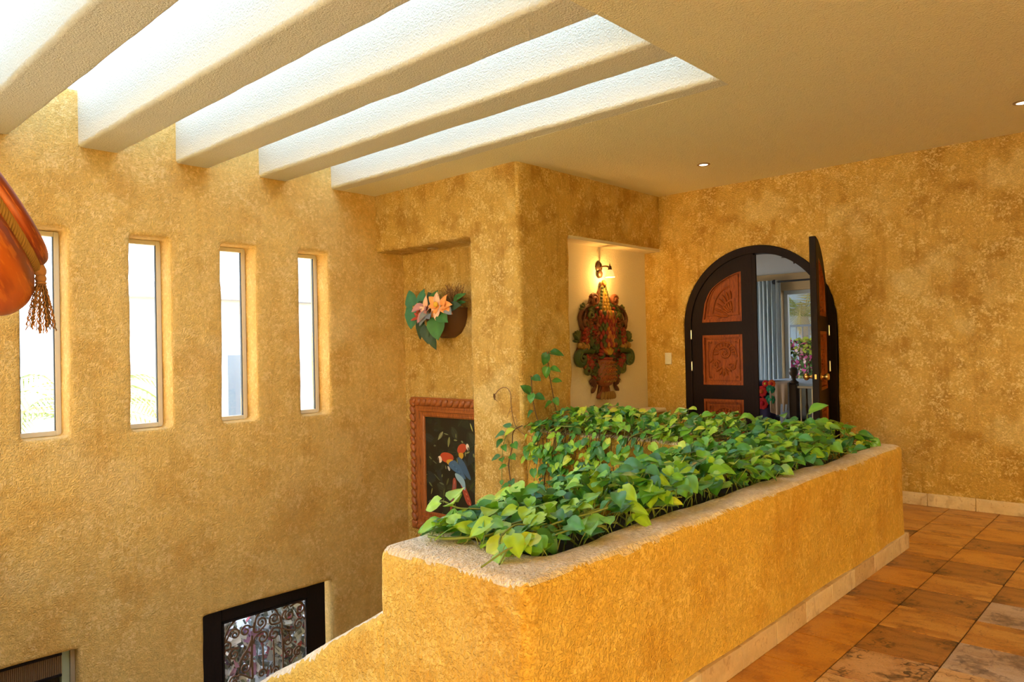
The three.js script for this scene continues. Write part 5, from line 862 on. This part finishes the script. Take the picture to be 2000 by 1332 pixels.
// ───────────────────────── lower floor: glazed door with iron scrolls, small window with a reed blind ─────────────────────────
{
  const o = new THREE.Group(); o.name = 'door_3'; scene.add(o); struct(o, 'dark glazed lower door with rusty iron scrollwork', 'door');
  const x0 = -6.80, x1 = -6.74, zl = -3.05, zr = -4.345, yt = -0.868, gl = -3.235, gr = -4.135, gt = -0.985, gb = -2.5;
  mesh('door_frame', [rb(x0, x1, LOW, yt, gl, zl, 0.006), rb(x0, x1, LOW, yt, zr, gr, 0.006), rb(x0, x1, gt, yt, gr, gl, 0.006), rb(x0, x1, LOW, gb, gr, gl, 0.006)].map((g) => boxUV(g)), darkWood, o);
  mesh('glazing_bead', [rb(-6.75, -6.732, gb, gt, gl - 0.02, gl, 0.004), rb(-6.75, -6.732, gb, gt, gr, gr + 0.02, 0.004), rb(-6.75, -6.732, gt - 0.02, gt, gr, gl, 0.004)].map((g) => boxUV(g)), darkWood, o);
  mesh('pane', box(-6.785, -6.779, gb, gt, gr, gl), M.pane, o);
  const iron = std({ color: lin(0.17, 0.09, 0.045), metalness: 0.4, roughness: 0.55 }), IX = -6.762;
  // scrolls drawn on the door's own plane: a across (0 left, 1 right), d metres below the top of the glass
  let low = false; // the pattern is repeated upside down in the lower half
  const Z = (a) => gl + (gr - gl) * a, Y = (d) => low ? gb + d : gt - d, P = (a, d) => V(IX, Y(d), Z(a));
  const grille = mesh('iron_grille', [new THREE.CylinderGeometry(0.008, 0.008, 0.9 * 1.0, 6).rotateX(Math.PI / 2).translate(IX, gt - 0.012, (gl + gr) / 2)], iron, o);
  const bar = (pts, r = 0.009) => mesh('iron_scroll', new THREE.TubeGeometry(curve(pts.map(([a, d]) => P(a, d))), 30, r, 6), iron, grille);
  const curl = (a, d, R, a0, turns, dir, lead = []) => { const pts = lead.map(([p, q]) => P(p, q)); for (let i = 0; i <= 26; i++) { const t = i / 26, w = a0 + dir * t * turns * 6.283, q = R * (1 - 0.8 * t); pts.push(V(IX, Y(d) + (low ? -1 : 1) * Math.sin(w) * q, Z(a) - Math.cos(w) * q)); } mesh('iron_scroll', new THREE.TubeGeometry(curve(pts), 60, 0.009, 6), iron, grille); };
  for (low of [false, true]) {
  bar([[0.03, 0.22], [0.06, 0.12], [0.14, 0.035], [0.25, 0.0], [0.33, 0.02]]);
  curl(0.06, 0.25, 0.05, 2.4, 1.3, -1, [[0.03, 0.17]]); curl(0.15, 0.155, 0.055, 2.8, 1.3, -1, [[0.05, 0.20]]); curl(0.27, 0.155, 0.055, 0.4, 1.3, 1, [[0.37, 0.20], [0.365, 0.14]]);
  curl(0.45, 0.12, 0.055, -1.2, 1.4, 1, [[0.37, 0.10], [0.36, 0.18], [0.4, 0.2]]); bar([[0.37, 0.14], [0.40, 0.05], [0.5, 0.0], [0.6, 0.02], [0.66, 0.1]]); curl(0.60, 0.12, 0.055, 4.3, 1.4, -1, [[0.67, 0.1], [0.67, 0.17]]);
  curl(0.46, 0.27, 0.06, 1.9, 1.35, -1, [[0.36, 0.30], [0.37, 0.25]]); curl(0.60, 0.27, 0.06, 1.2, 1.35, 1, [[0.69, 0.30], [0.68, 0.24]]);
  curl(0.79, 0.13, 0.055, 2.2, 1.3, 1, [[0.70, 0.22], [0.69, 0.14], [0.73, 0.08]]); curl(0.92, 0.10, 0.05, 0.7, 1.3, -1, [[0.80, 0.05], [0.88, 0.03]]); bar([[0.72, 0.05], [0.84, 0.0], [0.95, 0.05], [0.985, 0.16], [0.985, 0.5]]);
  curl(0.90, 0.25, 0.055, 1.0, 1.35, 1, [[0.98, 0.22], [0.95, 0.19]]); bar([[0.70, 0.24], [0.76, 0.27], [0.86, 0.30]]);
  curl(0.14, 0.34, 0.06, 0.8, 1.35, 1, [[0.02, 0.34], [0.05, 0.28]]); curl(0.27, 0.40, 0.05, 0.2, 1.2, 1, [[0.2, 0.42], [0.33, 0.3]]); curl(0.26, 0.50, 0.05, 0.0, 1.3, -1, [[0.33, 0.4]]); bar([[0.34, 0.22], [0.335, 0.4], [0.34, 0.62]], 0.012); bar([[0.33, 0.26], [0.27, 0.36], [0.19, 0.44]]);
  bar([[0.465, 0.33], [0.465, 0.58]]); bar([[0.59, 0.33], [0.595, 0.6]]); bar([[0.695, 0.2], [0.70, 0.4], [0.70, 0.7]]);
  curl(0.76, 0.38, 0.05, 1.4, 1.3, -1, [[0.71, 0.42], [0.72, 0.35]]); curl(0.76, 0.49, 0.05, -1.2, 1.3, 1, [[0.71, 0.42], [0.72, 0.47]]); curl(0.45, 0.61, 0.045, -0.5, 1.3, 1, [[0.52, 0.57]]); curl(0.61, 0.63, 0.045, 3.4, 1.3, -1, [[0.55, 0.57]]); curl(0.13, 0.60, 0.055, 0.9, 1.3, 1, [[0.34, 0.63], [0.2, 0.55]]); curl(0.88, 0.52, 0.05, 0.9, 1.3, 1, [[0.8, 0.6]]);
  }
}
{
  const o = new THREE.Group(); o.name = 'window_6'; scene.add(o); struct(o, 'small lower window with pale green frame and reed blind', 'window');
  const fm = std({ color: lin(0.36, 0.42, 0.28), roughness: 0.5 });
  mesh('frame', [rb(-6.83, -6.77, -1.75, -0.846, -1.975, -1.915, 0.005), rb(-6.83, -6.77, -1.75, -1.70, -1.915, -1.05, 0.005), rb(-6.83, -6.77, -1.70, -0.846, -1.10, -1.05, 0.005)], fm, o);
  mesh('jamb_strip', rb(-6.84, -6.76, -1.75, -0.846, -2.012, -1.977, 0.004), std({ color: lin(0.45, 0.37, 0.24), roughness: 0.7 }), o);
  mesh('pane', box(-6.81, -6.804, -1.70, -0.85, -1.915, -1.10), M.pane, o);
  mesh('dark_backing', [rb(-6.90, -6.86, -1.75, -0.846, -1.98, -1.52, 0.006), rb(-6.90, -6.86, -1.75, -0.846, -1.51, -1.05, 0.006)].map((g) => boxUV(g)), darkWood, o);  // added dark panels standing in for the dimness behind the pane
  const b = thing('reed_blind', 'rolled brown reed blind at the top of the lower window', 'blind', [-6.755, -0.85, -1.5]);
  const reeds = []; for (let i = 0; i < 62; i++) reeds.push(new THREE.CylinderGeometry(0.0058, 0.0058, 0.165, 6).translate(0, -0.09, -0.408 + i * 0.0131));
  const r = mesh('reeds', reeds, std({ color: lin(0.20, 0.115, 0.05), roughness: 0.9 }), b); r.userData.kind = 'stuff';
  mesh('head_rail', rb(-0.02, 0.02, -0.02, 0.003, -0.412, 0.412, 0.004), darkWood, b); mesh('bottom_rail', rb(-0.012, 0.012, -0.19, -0.168, -0.412, 0.412, 0.004), darkWood, b);
}

// ───────────────────────── outside the stairwell ─────────────────────────
struct(mesh('added_porch_roof', box(-10.2, -7.06, -0.35, -0.15, -9, 3), std({ color: lin(0.5, 0.42, 0.3), roughness: 0.9 })), 'unseen roof added to shade the view through the lower door', 'roof');  // added out of view to dim what shows through the glazed door
struct(mesh('porch_floor', boxUV(box(-12.5, -7.06, LOW - 0.2, LOW, -9, 3)), std({ color: lin(0.55, 0.53, 0.5), roughness: 0.6 })), 'pale paving of the lower porch', 'floor');
bush('potted_bush', 'purple flowering bush behind the iron scrollwork of the lower door', [-9.2, LOW, -4.35], 1.0, 1.0, 74, 'porch bushes', [['leaves', lin(0.16, 0.20, 0.16), 420, 0.10], ['purple_flowers', lin(0.34, 0.18, 0.40), 220, 0.11], ['pale_flowers', lin(0.6, 0.62, 0.66), 330, 0.12]]);
bush('potted_bush', 'red flowering bush at the far side of the lower porch', [-9.4, LOW, -5.35], 1.0, 1.15, 75, 'porch bushes', [['leaves', lin(0.20, 0.24, 0.22), 420, 0.10], ['red_flowers', lin(0.5, 0.10, 0.14), 90, 0.12], ['pale_flowers', lin(0.6, 0.66, 0.7), 420, 0.12]]);
palm([-11.4, -2.9, -3.55], 3.5, 91, 'palm outside the slit window beside the gourd tassel', 'palms', 1.5);
{
  const o = thing('white_house', 'bright white neighbouring house outside the slit windows', 'house', [-14.5, LOW - 0.2, -8.5]), wm = std({ color: lin(0.8, 0.82, 0.84), roughness: 0.9 });
  mesh('wall', [box(-0.15, 0.15, 0, 5.7, -6, 3.4), box(-4, -0.15, 0, 5.7, 3.1, 3.4)], wm, o);
  mesh('cornice', rb(-0.3, 0.35, 5.7, 6.0, -6.2, 3.6, 0.03), std({ color: lin(0.55, 0.58, 0.64), roughness: 0.9 }), o);
  mesh('window', box(0.15, 0.17, 3.0, 4.6, 0.4, 1.4), std({ color: lin(0.25, 0.32, 0.4), roughness: 0.2 }), o);
}
struct(mesh('added_garden_roof', box(-16, 4, 3.05, 3.25, -25, BZ - 0.3), std({ color: lin(0.5, 0.42, 0.3), roughness: 0.9 })), 'unseen roof added to shade the garden by the bedroom', 'roof');  // added out of view, keeps sun and sky off the garden
renderer.render(scene, camera);
